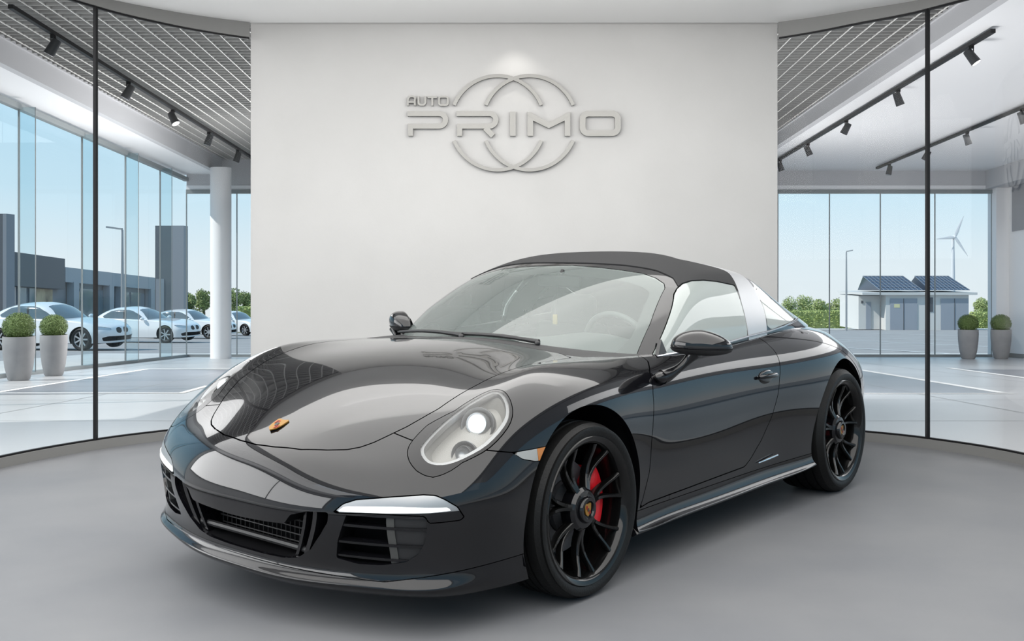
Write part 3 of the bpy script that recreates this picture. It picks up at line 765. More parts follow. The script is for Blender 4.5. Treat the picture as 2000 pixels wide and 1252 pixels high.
# ceiling slab
mb = MB(); n = len(outline); mb.add([(x*1.0, y, CEIL_Z) for x, y in outline]+[(x, y, CEIL_Z+.25) for x, y in outline], [tuple(range(n)), tuple(range(n, 2*n))[::-1]]+[(i, n+i, n+(i+1) % n, (i+1) % n) for i in range(n)])
struct(mb, 'ceiling', M_ceil)
# feature wall
mb = MB(); mb.box((-1.992, WALL_Y, -.15), (2.024, WALL_Y+.45, CEIL_Z+.24)); struct(mb, 'wall_back', M_wall)
for nm, line, px in (('left', LINE_L, -2.85), ('right', LINE_R, 2.862)):
    mb = MB(); ribbon(mb, line, -.02, .062, .05); struct(mb, 'baseboard_'+nm, M_base, True)
    mb = MB(); ribbon(mb, line, gz, CEIL_Z-.0005, .05); struct(mb, 'trim_1' if nm == 'left' else 'trim_2', M_trim, True)
    mb = MB(); ribbon(mb, line, lambda Y: gz(Y)-.012, gz, .02); ribbon(mb, line, .062, .074, .022); struct(mb, 'trim_3' if nm == 'left' else 'trim_4', M_black, True)
    k = min(range(len(line)), key=lambda i: abs(line[i][0]-px)); p = line[k]
    mb = MB(); mb.box((p[0]-.0095, p[1]-.02, .062), (p[0]+.0095, p[1]+.02, gz(p[1]))); struct(mb, 'trim_5' if nm == 'left' else 'trim_6', M_black)
    for q, (a, b) in enumerate(((0, k+1), (k, len(line)))):
        mb = MB(); ribbon(mb, line[a:b], .07, lambda Y: gz(Y)-.006); struct(mb, 'window_%d' % (q+(1 if nm == 'left' else 3)), M_part, True)

# ------------------------------------------------------------------ sign on the feature wall
def wpt(zx, zy):
    px, py = 740+zx/3.846, 100+zy/3.846
    return ((px-1000)/F_PX*WALL_Y, CAM_H-(py-YH)/F_PX*WALL_Y)
SIGN = thing('wall_sign', (wpt(1010, 542)[0], WALL_Y, wpt(1010, 542)[1]), 0, 'brushed steel company sign with two interlocking rings mounted on the white feature wall', 'sign')
def stroke(mb, pts, w, closed=False, d=.026, off=.008):
    P = [np.array(p, float) for p in pts]; n = len(P); L = []; R = []
    W = w if isinstance(w, (list, tuple)) else [w]*n
    for i in range(n):
        a = P[i-1] if (i > 0 or closed) else None; b = P[(i+1) % n] if (i < n-1 or closed) else None
        t1 = (P[i]-a)/np.hypot(*(P[i]-a)) if a is not None else None; t2 = (b-P[i])/np.hypot(*(b-P[i])) if b is not None else None
        t1 = t2 if t1 is None else t1; t2 = t1 if t2 is None else t2
        n1 = np.array([-t1[1], t1[0]]); n2 = np.array([-t2[1], t2[0]]); m = n1+n2; m /= np.hypot(*m); k = W[i]/2/max(.35, m@n1)
        L.append(P[i]+m*k); R.append(P[i]-m*k)
    V = []
    for l, r in zip(L, R):
        for q in (l, r):
            x, z = wpt(*q); x -= SIGN.location.x; z -= SIGN.location.z
            V += [(x, -off, z), (x, -off-d, z)]
    F = []
    for i in range(n if closed else n-1):
        a, b = i*4, ((i+1) % n)*4
        F += [(a+1, b+1, b+3, a+3), (a, a+2, b+2, b), (a, b, b+1, a+1), (a+2, a+3, b+3, b+2)]
    if not closed: F += [(0, 1, 3, 2), (4*n-4, 4*n-2, 4*n-1, 4*n-3)]
    mb.add(V, F)
def arc(cx, cy, r, a0, a1, n=14): return [(cx+r*math.cos(math.radians(a0+(a1-a0)*k/n)), cy+r*math.sin(math.radians(a0+(a1-a0)*k/n))) for k in range(n+1)]
def letter(name, *strokes, d=.026):
    mb = MB()
    for q, s in enumerate(strokes): stroke(mb, *s, *([False] if len(s) < 3 else []), d+.0015*q)
    o = mb.build(name, M_steel, SIGN); bm = bmesh.new(); bm.from_mesh(o.data); bmesh.ops.recalc_face_normals(bm, faces=bm.faces[:]); bm.to_mesh(o.data); bm.free()
    return o
# AUTO
letter('letter', ([(221, 413), (221, 372)]+arc(243, 363, 18, 195, 270, 5)+arc(258, 363, 18, 270, 345, 5)+[(273, 372), (273, 413)], 14), ([(221, 388), (273, 388)], 12))
letter('letter', ([(301, 342), (301, 390)]+arc(317, 391, 16, 170, 90, 5)+arc(334, 391, 16, 90, 10, 5)+[(352, 390), (352, 342)], 15))
letter('letter', ([(369, 350), (439, 350)], 15), ([(404, 357), (404, 414)], 15))
letter('letter', (arc(469, 362, 15, 180, 270, 5)+arc(505, 362, 15, 270, 360, 5)+arc(505, 394, 15, 0, 90, 5)+arc(469, 394, 15, 90, 180, 5), 14, True))
# PRIMO
letter('letter', ([(218, 473)]+arc(462, 520, 42, -90, 90, 14)[:0]+[(440, 473)]+arc(456, 520, 47, -85, 85, 12)+[(440, 567), (241, 567), (241, 640)], 38))
letter('letter', ([(585, 473), (815, 473)]+arc(832, 520, 47, -85, 85, 12)+[(815, 567), (608, 567), (608, 640)], 38), ([(800, 580), (858, 640)], 42))
letter('letter', ([(1006, 458), (1006, 640)], 44))
letter('letter', ([(1137, 640), (1137, 492), (1275, 560), (1415, 492), (1415, 640)], 42), ([(1122, 472), (1275, 562), (1430, 472)], 30))
letter('letter', (arc(1570, 515, 42, 180, 270, 8)+arc(1750, 515, 42, 270, 360, 8)+arc(1750, 577, 42, 0, 90, 8)+arc(1570, 577, 42, 90, 180, 8), 44, True))
for cx in (893, 1131):
    a = math.degrees(math.asin(132/352))
    letter('ring_arc', (arc(cx, 542, 352, 180+a, 360-a, 48), 26), d=.026 if cx < 1000 else .028)
    letter('ring_arc', (arc(cx, 542, 352, a, 180-a, 48), 26), d=.026 if cx < 1000 else .028)

# ------------------------------------------------------------------ hall beyond the glass
HX0, HX1, HY1, CT = -7.75, 11.72, 25.3, 4.70
def quad(mb, x0, x1, y0, y1, t, flip=False):
    f = (0, 1, 2, 3); return mb.add([(x0, y0, zr(y0, t)), (x1, y0, zr(y0, t)), (x1, y1, zr(y1, t)), (x0, y1, zr(y1, t))], [f[::-1] if flip else f])
# hall floor: everything around and behind the showroom slab
hole = [tuple(p) for p in LINE_L]+[(-1.99, 8.5), (2.02, 8.5)]+[tuple(p) for p in LINE_R[::-1]]
mb = MB(); V = []; F = []
# ring between slab outline and hall outline, stitched by strips
for line, xs in ((LINE_L, HX0), (LINE_R, HX1)):
    b = len(V); n = len(line)
    for p in line: V += [(p[0], p[1], zr(p[1])), (xs, p[1], zr(p[1]))]
    for i in range(n-1):
        f = (b+2*i, b+2*i+2, b+2*i+3, b+2*i+1); F.append(f if xs > 0 else f[::-1])
b = len(V); V += [(HX0, 8.04, zr(8.04)), (HX1, 8.04, zr(8.04)), (HX1, HY1, zr(HY1)), (HX0, HY1, zr(HY1))]; F.append((b, b+1, b+2, b+3))
mb.add(V, F); o = struct(mb, 'floor', M_hall); 
def hp(px, py):
    Y = (F_PX*(CAM_H-SLOPE*RAMP0))/(py-YH-F_PX*SLOPE); return ((px-1000)/F_PX*Y, Y)
def patch(mb, pts, h): 
    P = [hp(*p) for p in pts]; mb.add([(x, y, zr(y, h)) for x, y in P], [tuple(range(len(P)))])
def line_strip(mb, pts, w, h):
    P = [np.array(hp(*p)) for p in pts]
    for a, b in zip(P[:-1], P[1:]):
        d = (b-a)/np.hypot(*(b-a)); n = np.array([-d[1], d[0]])*w/2; a2, b2 = a-d*w*.4, b+d*w*.4
        mb.add([(*q, zr(q[1], h)) for q in (a2+n, a2-n, b2-n, b2+n)], [(0, 1, 2, 3)])
mb = MB(); patch(mb, [(-60, 772), (354, 768), (401, 755), (470, 752), (470, 722), (289, 721), (-60, 772)][:-1], .002); struct(mb, 'floor_inlay', M_hgrey)
mb = MB(); patch(mb, [(1600, 769), (1955, 768), (1682, 723), (1600, 712)], .002); struct(mb, 'floor_inlay', M_hgrey)
mb = MB(); patch(mb, [(1860, 720), (2060, 745), (2060, 723), (1890, 721)], .002); struct(mb, 'floor_inlay', M_hgrey)
mb = MB(); line_strip(mb, [(-60, 775), (289, 721), (480, 721)], .10, .004); line_strip(mb, [(-60, 768), (354, 768), (405, 754), (480, 750)], .08, .004); struct(mb, 'floor_line', M_line)
mb = MB(); line_strip(mb, [(1600, 710), (1682, 723), (1955, 767)], .12, .004); line_strip(mb, [(1600, 769), (1975, 769)], .08, .0045); line_strip(mb, [(1855, 719), (2060, 746)], .12, .004); struct(mb, 'floor_line', M_line)
mb = MB()
for y in np.arange(9.2, 25, 2.4): mb.add([(HX0, y, zr(y, .003)), (HX1, y, zr(y, .003)), (HX1, y+.012, zr(y+.012, .003)), (HX0, y+.012, zr(y+.012, .003))], [(0, 1, 2, 3)])
for x in np.arange(-7.2, 11.5, 2.4): mb.add([(x, 8.6, zr(8.6, .003)), (x+.012, 8.6, zr(8.6, .003)), (x+.012, HY1, zr(HY1, .003)), (x, HY1, zr(HY1, .003))], [(0, 1, 2, 3)])
struct(mb, 'floor_joint', M_seam)

# ceilings
M_plen = mat('dark ceiling void', (.10, .098, .095), .9)
M_gridl = mat('pale ceiling grid bar', (.74, .73, .70), .6)
M_gridc = mat('grey ceiling grid blade', (.36, .355, .345), .7)
BXL, BXR, RT = -6.90, 5.40, 4.43
mb = MB(); mb.add([(BXL, 0, zr(0, CT+.45)), (BXR, 0, zr(0, CT+.45)), (BXR, HY1, zr(HY1, CT+.45)), (BXL, HY1, zr(HY1, CT+.45)), (BXL, 0, zr(0, CT+.5)), (BXR, 0, zr(0, CT+.5)), (BXR, HY1, zr(HY1, CT+.5)), (BXL, HY1, zr(HY1, CT+.5))], [(0,3,2,1),(4,5,6,7),(0,1,5,4),(2,3,7,6),(1,2,6,5),(3,0,4,7)]); struct(mb, 'ceiling', M_plen)
def sloped_bar(mb, x0, x1, y0, y1, t0, t1):
    mb.add([(x0,y0,zr(y0,t0)),(x1,y0,zr(y0,t0)),(x1,y1,zr(y1,t0)),(x0,y1,zr(y1,t0)),(x0,y0,zr(y0,t1)),(x1,y0,zr(y0,t1)),(x1,y1,zr(y1,t1)),(x0,y1,zr(y1,t1))],
           [(0,3,2,1),(4,5,6,7),(0,1,5,4),(1,2,6,5),(2,3,7,6),(3,0,4,7)])
mb = MB()
for x in np.arange(BXL+.12, BXR-.05, .22): sloped_bar(mb, x-.006, x+.006, 4.0, HY1, CT-.002, CT+.012)
struct(mb, 'ceiling_grid', M_gridl)
mb = MB()
for y in np.arange(5.0, HY1, .165): sloped_bar(mb, BXL, BXR, y-.006, y+.006, CT, CT+.07)
struct(mb, 'ceiling_grid', M_gridc)
mb = MB(); sloped_bar(mb, BXL, BXL+.03, 0, HY1, CT-.012, CT+.1); sloped_bar(mb, BXR-.03, BXR, 0, HY1, CT-.012, CT+.1); struct(mb, 'ceiling_edge', M_beam)
# left beam and window soffit, right beam and white ceiling
mb = MB(); sloped_bar(mb, BXL-.12, BXL, -3.2, HY1+.2, 4.35, CT+.5); struct(mb, 'beam_left', M_beam)
mb = MB(); sloped_bar(mb, HX0-.3, BXL-.12, -3.2, HY1+.2, 4.35, 4.75); struct(mb, 'ceiling_left', M_white)
mb = MB(); sloped_bar(mb, BXR, BXR+.12, -3.2, HY1, RT, CT+.5); struct(mb, 'beam_right', M_beam)
mb = MB(); sloped_bar(mb, BXR+.12, HX1+.3, -3.2, HY1+.2, RT, RT+.3); struct(mb, 'ceiling_right', M_white)
mb = MB(); sloped_bar(mb, BXL-.85, HX1, HY1, HY1+.25, 4.08, CT+.5); struct(mb, 'beam_back', M_beam)
mb = MB(); sloped_bar(mb, HX1-.45, HX1, 8, HY1, 4.0, RT); struct(mb, 'beam_side', M_beam)

# window walls
def win_bay(n, a, b, ttop, fin=0., last=False, tb=.06):
    """glazed bay from plan point a to b with frame, thin mullion at a and optional glass fin"""
    a, b = np.array(a, float), np.array(b, float); d = (b-a)/np.hypot(*(b-a)); nrm = np.array([d[1], -d[0]])
    def bar(mb, p, q, t0, t1, th, wd):
        e = (q-p)/(np.hypot(*(q-p))+1e-9); m = np.array([e[1], -e[0]])*th/2
        V = []
        for t in (t0, t1):
            for s in (p+m, q+m, q-m, p-m): V.append((s[0], s[1], zr(s[1], t)))
        mb.add(V, [(0,3,2,1),(4,5,6,7),(0,1,5,4),(1,2,6,5),(2,3,7,6),(3,0,4,7)])
    mb = MB(); bar(mb, a, b, 0, tb, .10, 0); bar(mb, a, b, ttop-.09, ttop, .10, 0)
    for p in ((a, b) if last else (a,)): bar(mb, p-d*.011, p+d*.011, tb, ttop-.09, .028, 0)
    fr = struct(mb, 'window_%d' % n, M_frame)
    mb = MB(); mb.add([(a[0], a[1], zr(a[1], tb)), (b[0], b[1], zr(b[1], tb)), (b[0], b[1], zr(b[1], ttop-.09)), (a[0], a[1], zr(a[1], ttop-.09))], [(0, 1, 2, 3)]); mb.build('pane', M_pane, fr)
    if fin:
        q = a+nrm*fin; mb = MB(); e = .006
        V = [(s[0], s[1]+dy, zr(s[1], t)) for t in (tb, ttop-.05) for dy in (-e, e) for s in (a, q)]
        mb.add(V, [(0,1,5,4),(2,6,7,3),(1,3,7,5),(4,5,7,6),(0,2,3,1)]); mb.build('glass_fin', M_fin, fr)
        mb = MB(); mb.tube([(q[0], q[1], zr(q[1], tb)), (q[0], q[1], zr(q[1], ttop-.05))], .008, 6); mb.build('fin_edge', M_frame, fr)
ys = [-3.0, -.8, 1.4, 3.6, 5.6, 7.8, 10.1, 12.3, 14.5, 16.7, 19.15, 21.3, 23.4, 25.3]
wn = 5
for y0, y1 in zip(ys[:-1], ys[1:]):
    if y1 > 8: win_bay(wn, (HX0, y0), (HX0, y1), 4.27, .26); wn += 1
mb = MB(); sloped_bar(mb, HX0-.25, HX0, -3.2, 7.8, 0, 4.4); struct(mb, 'wall_left', M_white)
xs = [HX0, -6.55, -5.3, -4.05]
for x0, x1 in zip(xs[:-1], xs[1:]): win_bay(wn, (x0, HY1), (x1, HY1), 3.98, 0., x1 > 11); wn += 1
xs = [4.05, 5.12, 6.33, 7.56, 8.77, 10.07, 11.42]
for x0, x1 in zip(xs[:-1], xs[1:]): win_bay(wn, (x0, HY1), (x1, HY1), 3.98, 0., x1 > 11); wn += 1
mb = MB(); sloped_bar(mb, BXL-.85, HX1, HY1-.02, HY1+.2, 3.98, 4.08); struct(mb, 'trim_7', M_white)
mb = MB(); sloped_bar(mb, -4.05, 4.05, HY1-.05, HY1+.2, 0, 4.1); struct(mb, 'wall_rear', M_white)
mb = MB(); sloped_bar(mb, 11.42, 11.72, HY1-.25, HY1+.2, 0, 4.1); struct(mb, 'wall_corner', M_white)
mb = MB(); sloped_bar(mb, HX1, HX1+.25, 17.0, HY1+.2, 0, 4.45); struct(mb, 'wall_right', M_white)
mb = MB(); sloped_bar(mb, HX1-.03, HX1, 17.0, HY1-.45, 2.95, 4.02); struct(mb, 'trim_8', mat('slate grey panel', (.20, .21, .235), .6))
mb = MB(); sloped_bar(mb, HX1-.012, HX1, 17.0, HY1, 0, .10); struct(mb, 'baseboard_right', M_base)
mb = MB()
for a, b, c, d in ((-3.0, 7.4, 1.30, 1.39), (-3.0, 7.4, 4.31, 4.40), (-3.0, -2.9, 1.39, 4.31), (7.3, 7.4, 1.39, 4.31), (2.15, 2.23, 1.39, 4.31)): mb.box((HX0, a, c), (HX0+.09, b, d))
struct(mb, 'window_frame_left', M_frame)  # frame added around the left fill light; solid wall behind it
# round column
mb = MB(); mb.lathe([(.235, zr(24.3)), (.235, zr(24.3, 4.36))], 48, 'z', 0, Matrix.Translation((-6.66, 24.3, 0))); o = struct(mb, 'column_left', M_white, True, 60)

# ------------------------------------------------------------------ track lights
M_lampb = mat('dark spotlight body', (.035, .037, .04), .4, .2)
M_glow = mat('lit spotlight lens', (1, 1, 1), .4, emis=(1, .98, .95), estr=3.)
M_dim = mat('unlit spotlight lens', (.25, .25, .26), .2)
def track(x, y0, y1, t, label):
    mb = MB(); sloped_bar(mb, x-.03, x+.03, y0, y1, t-.05, t); o = mb.build('light_track', M_black); tag(o, label, 'light track'); return o
def spot(x, y, t, lean, turn, lit, label, group, sc=1.):
    """x, y, t is the point on the track it hangs from; lean tips the barrel off the vertical, turn swings it round"""
    r = thing('track_spotlight', (x, y, zr(y, t)), turn, label, 'spotlight', group)
    mb = MB(); mb.box((-.035*sc, -.02*sc, -.04*sc), (.035*sc, .02*sc, 0)); mb.tube([(-.028*sc, 0, -.03*sc), (-.03*sc, 0, -.12*sc)], .006, 8); mb.tube([(.028*sc, 0, -.03*sc), (.03*sc, 0, -.12*sc)], .006, 8)
    mb.build('bracket', M_black, r)
    X = Matrix.Translation((0, 0, -.15*sc)) @ Matrix.Rotation(lean, 4, 'Y')
    mb = MB(); mb.lathe([(1e-4, .105*sc), (.055*sc, .105*sc), (.06*sc, .09*sc), (.072*sc, -.12*sc), (.066*sc, -.12*sc), (.062*sc, -.10*sc)], 32, 'z', 0, X); b = mb.build('barrel', M_lampb, r, True, 35)
    mb = MB(); mb.lathe([(1e-4, -.1195*sc), (.0655*sc, -.1185*sc)], 32, 'z', 0, X); mb.build('lens', M_glow if lit else M_dim, b, True)
TL, TRA, TRB = 4.62, 4.40, 4.40
track(-5.95, 12.6, 25.2, TL, 'black light track on the dark grid ceiling, left of the feature wall')
track(5.82, 12.85, 25.2, TRA, 'longer black light track on the white ceiling, nearest the feature wall')
track(8.40, 12.0, 24.45, TRB, 'shorter black light track on the white ceiling, further right')
gl, ga, gb = 'spotlights on the left track', 'spotlights on the track beside the feature wall', 'spotlights on the far right track'
def ty(px, x): return F_PX*x/(px-1000)
for px, lean, turn, lit, lb in ((104, .5, .2, 0, 'large unlit black spotlight at the near end of the left track'), (251, .5, .3, 0, 'second unlit black spotlight from the near end of the left track'),
        (338, -.55, -.4, 1, 'lit spotlight pointing right, in the middle of the left track'), (408, .35, .2, 0, 'unlit spotlight just past the lit one on the left track'), (464, .3, .2, 0, 'smallest spotlight on the left track, beside the feature wall edge')):
    spot(-5.95, ty(px, -5.95), TL-.05, lean, turn, lit, lb, gl, 1.0)
for px, lean, turn, lit, lb in ((1897, -.6, -.5, 1, 'large lit spotlight at the near end of the track beside the feature wall'), (1754, -.35, 0, 0, 'unlit spotlight between the two lit ones on the track beside the feature wall'),
        (1653, .5, -.6, 1, 'smaller lit spotlight pointing left on the track beside the feature wall'), (1578, -.4, 0, 0, 'unlit spotlight just past the smaller lit one on the right'), (1524, -.3, 0, 0, 'black spotlight half hidden by the right edge of the feature wall')):
    spot(5.82, ty(px, 5.82), TRA-.05, lean, turn, lit, lb, ga, .9)
for px, lean, turn, lit, lb in ((1996, -.35, 0, 0, 'unlit spotlight cut off by the right edge of the picture'), (1889, -.35, 0, 0, 'unlit spotlight on the far right track, right of the black glass joint'),
        (1810, .5, -.6, 1, 'spotlight on the far right track behind the black glass joint'), (1737, .2, 0, 0, 'small unlit spotlight at the far end of the far right track')):
    spot(8.40, ty(px, 8.40), TRB-.05, lean, turn, lit, lb, gb, .9)

# ------------------------------------------------------------------ planters with clipped box balls
M_pot = mat('light grey fibre planter', (.24, .238, .245), .75, noise=(3, (.30, .297, .297)), bump=(30, .06))
M_soil = mat('dark soil', (.03, .022, .015), .9)
M_leaf = mat('box leaves', (.085, .14, .03), .6, noise=(40, (.17, .24, .07)))
M_twig = mat('twigs', (.06, .04, .02), .8)
rng = random.Random(4)
def leaf_ball(c, r, n, size, name, m, parent, squash=1.0, seed=1):
    rg = random.Random(seed); mb = MB()
    mb.ball(c, (r*.86, r*.86, r*.86*squash), 14)
    for _ in range(n):
        u = rg.uniform(-.85, 1); a = rg.uniform(0, 2*PI); q = math.sqrt(1-u*u); d = Vector((q*math.cos(a), q*math.sin(a), u*squash))
        p = Vector(c)+d*r*rg.uniform(.86, 1.03); e = d.orthogonal().normalized(); e.rotate(Matrix.Rotation(rg.uniform(0, 6.28), 3, d)); f = d.cross(e).normalized(); e = (e+d*rg.uniform(-.2, .9)).normalized()
        s = size*rg.uniform(.7, 1.3)
        mb.add([p-e*s, p-f*s*.5+d*s*.15, p+e*s, p+f*s*.5+d*s*.15], [(0, 1, 2, 3)])
    return mb.build(name, m, parent, False, None)
def planter(px, py, hgt, w, label, seed):
    x, y = hp(px, py); r = thing('potted_topiary', (x, y, zr(y)), 0, label, 'potted plant', 'box balls in tall grey planters')
    R = w/2
    mb = MB(); mb.lathe([(1e-4, .002), (R*.60, .002), (R*.68, .02), (R*.86, hgt*.30), (R*.97, hgt*.62), (R*1.0, hgt*.86), (R*.985, hgt), (R*.92, hgt), (R*.90, hgt-.05)], 56); p = mb.build('pot', M_pot, r, True, 40)
    mb = MB(); mb.lathe([(1e-4, hgt-.04), (R*.91, hgt-.045)], 32); mb.build('soil', M_soil, p, True)
    leaf_ball((0, 0, hgt+R*.62), R*1.0, 4200, .0125, 'foliage', M_leaf, r, .93, seed)
planter(37, 743, .64, .445, 'boxwood ball in tall grey planter, nearest the left picture edge', 1)
planter(105, 734, .645, .41, 'boxwood ball in tall grey planter, second from the left edge', 2)
planter(1891, 701, .665, .44, 'boxwood ball in tall grey planter in front of the right window', 3)
planter(1955, 701, .665, .44, 'boxwood ball in tall grey planter beside the right white wall', 4)
# ------------------------------------------------------------------ forecourt and everything outside
M_asph = mat('asphalt', (.30, .29, .285), .9, spec=.08, noise=(.8, (.35, .34, .335)))
M_pave = mat('pale paving', (.50, .49, .47), .85, noise=(1.2, (.56, .55, .53)))
M_kerb = mat('kerb stone', (.55, .55, .54), .85)
M_grass = mat('roadside grass', (.20, .27, .07), .9, noise=(2, (.28, .33, .11)))
def hz(py, Y): return (CAM_H-SLOPE*RAMP0)+(YH+F_PX*SLOPE-py)*Y/F_PX      # height above the ramp of a point seen at row py, Y away
def hx(px, Y): return (px-1000)/F_PX*Y
def gbox(mb, x0, x1, y0, y1, t0, t1, m=0):
    yc = (y0+y1)/2; z0, z1 = zr(yc, t0), zr(yc, t1); return mb.box((x0, y0, z0), (x1, y1, z1), m)
mb = MB()
for x0, x1, y0, y1 in ((-260, HX0-.04, -5, 520), (HX0-.04, HX1+.2, HY1+.02, 520), (HX1+.2, 260, -5, 520)):
    mb.add([(x0, y0, zr(y0, -.05)), (x1, y0, zr(y0, -.05)), (x1, y1, zr(y1, -.05)), (x0, y1, zr(y1, -.05))], [(0, 1, 2, 3)])
struct(mb, 'ground', M_asph)
mb = MB(); mb.add([(-11.2, 5, zr(5, -.02)), (HX0-.05, 5, zr(5, -.02)), (HX0-.05, HY1+.1, zr(HY1, -.02)), (30, HY1+.1, zr(HY1, -.02)), (30, 28.6, zr(28.6, -.02)), (-11.2, 28.6, zr(28.6, -.02))], [(0,1,2,5), (2,3,4,5)]); struct(mb, 'pavement', M_pave)
mb = MB()
for a, b in (((1560, 672), (1900, 690)), ((1640, 662), (1960, 676)), ((1500, 684), (1800, 700)), ((1560, 655), (1900, 664)), ((1700, 650), (1960, 656))): line_strip(mb, [a, b], .14, -.04)
struct(mb, 'road_line', M_line)
mb = MB(); patch(mb, [(1400, 641), (2100, 641), (2100, 636), (1400, 636)], -.03); struct(mb, 'ground_verge', M_grass)
mb = MB(); patch(mb, [(1400, 643.5), (2100, 643.5), (2100, 641), (1400, 641)], -.02); struct(mb, 'pavement', M_pave)

# parked saloons -----------------------------------------------------
SED_B = [
 [(.83,0,.22),(.86,0,.38),(.85,0,.55),(.80,0,.68),(.66,0,.76),(.55,0,.79)],
 [(.80,.40,.22),(.83,.40,.38),(.82,.40,.55),(.76,.40,.68),(.55,.36,.78),(.35,0,.83)],
 [(.60,.74,.22),(.63,.76,.38),(.62,.78,.55),(.53,.74,.70),(.30,.62,.83),(.05,0,.89)],
 [(.32,.86,.22),(.32,.885,.40),(.32,.89,.58),(.28,.84,.75),(.10,.68,.87),(-.25,0,.93)],
 [(0,.87,.22),(0,.895,.40),(0,.905,.60),(0,.86,.80),(-.10,.70,.90),(-.50,0,.96)],
 [(-.60,.87,.22),(-.60,.90,.40),(-.60,.91,.62),(-.60,.87,.86),(-.65,.74,.93),(-.80,0,.98)],
 [(-1.5,.87,.22),(-1.5,.90,.40),(-1.5,.915,.62),(-1.5,.87,.90),(-1.5,.74,.95),(-1.5,0,.98)],
 [(-2.4,.87,.22),(-2.4,.90,.40),(-2.4,.915,.62),(-2.4,.88,.93),(-2.4,.74,.98),(-2.4,0,1.0)],
 [(-3.0,.87,.24),(-3.0,.90,.42),(-3.0,.915,.64),(-3.0,.87,.95),(-3.0,.72,1.0),(-3.0,0,1.03)],
 [(-3.6,.82,.26),(-3.6,.85,.44),(-3.6,.86,.65),(-3.6,.82,.94),(-3.55,.66,1.0),(-3.5,0,1.02)],
 [(-3.95,.62,.28),(-3.98,.64,.45),(-3.98,.65,.65),(-3.94,.62,.90),(-3.85,.50,.98),(-3.75,0,1.01)],
 [(-4.08,0,.30),(-4.12,0,.45),(-4.12,0,.65),(-4.06,0,.88),(-3.98,0,.97),(-3.9,0,1.0)],
]
SED_G = [
 [(-.55,0,.93),(-1.0,0,1.19),(-1.45,0,1.40),(-1.75,0,1.45)],
 [(-.65,.42,.92),(-1.05,.38,1.18),(-1.48,.33,1.385),(-1.80,0,1.452)],
 [(-.95,.74,.88),(-1.2,.67,1.14),(-1.55,.57,1.34),(-1.90,0,1.455)],
 [(-1.5,.80,.89),(-1.6,.73,1.15),(-1.8,.61,1.36),(-2.0,0,1.455)],
 [(-2.2,.80,.91),(-2.2,.73,1.16),(-2.2,.61,1.37),(-2.2,0,1.45)],
 [(-2.9,.78,.94),(-2.75,.71,1.17),(-2.55,.59,1.35),(-2.4,0,1.44)],
 [(-3.4,.66,.97),(-3.1,.61,1.17),(-2.75,.52,1.32),(-2.5,0,1.43)],
 [(-3.6,.36,.99),(-3.25,.33,1.19),(-2.85,.28,1.36),(-2.55,0,1.425)],
 [(-3.65,0,.99),(-3.3,0,1.20),(-2.88,0,1.37),(-2.58,0,1.42)],
]
M_wpaint = mat('white car paint', (.74, .75, .76), .25, 0, 1.0)
M_cglass = mat('tinted car window', (.10, .13, .15), .06, 0, .5, .8)
M_alloy = mat('silver alloy', (.55, .55, .56), .3, .8)
def raw(name, sp, m, par, off=0.): return mesh_obj(name, sp.V+sp.N*off, sp.F, m, par)
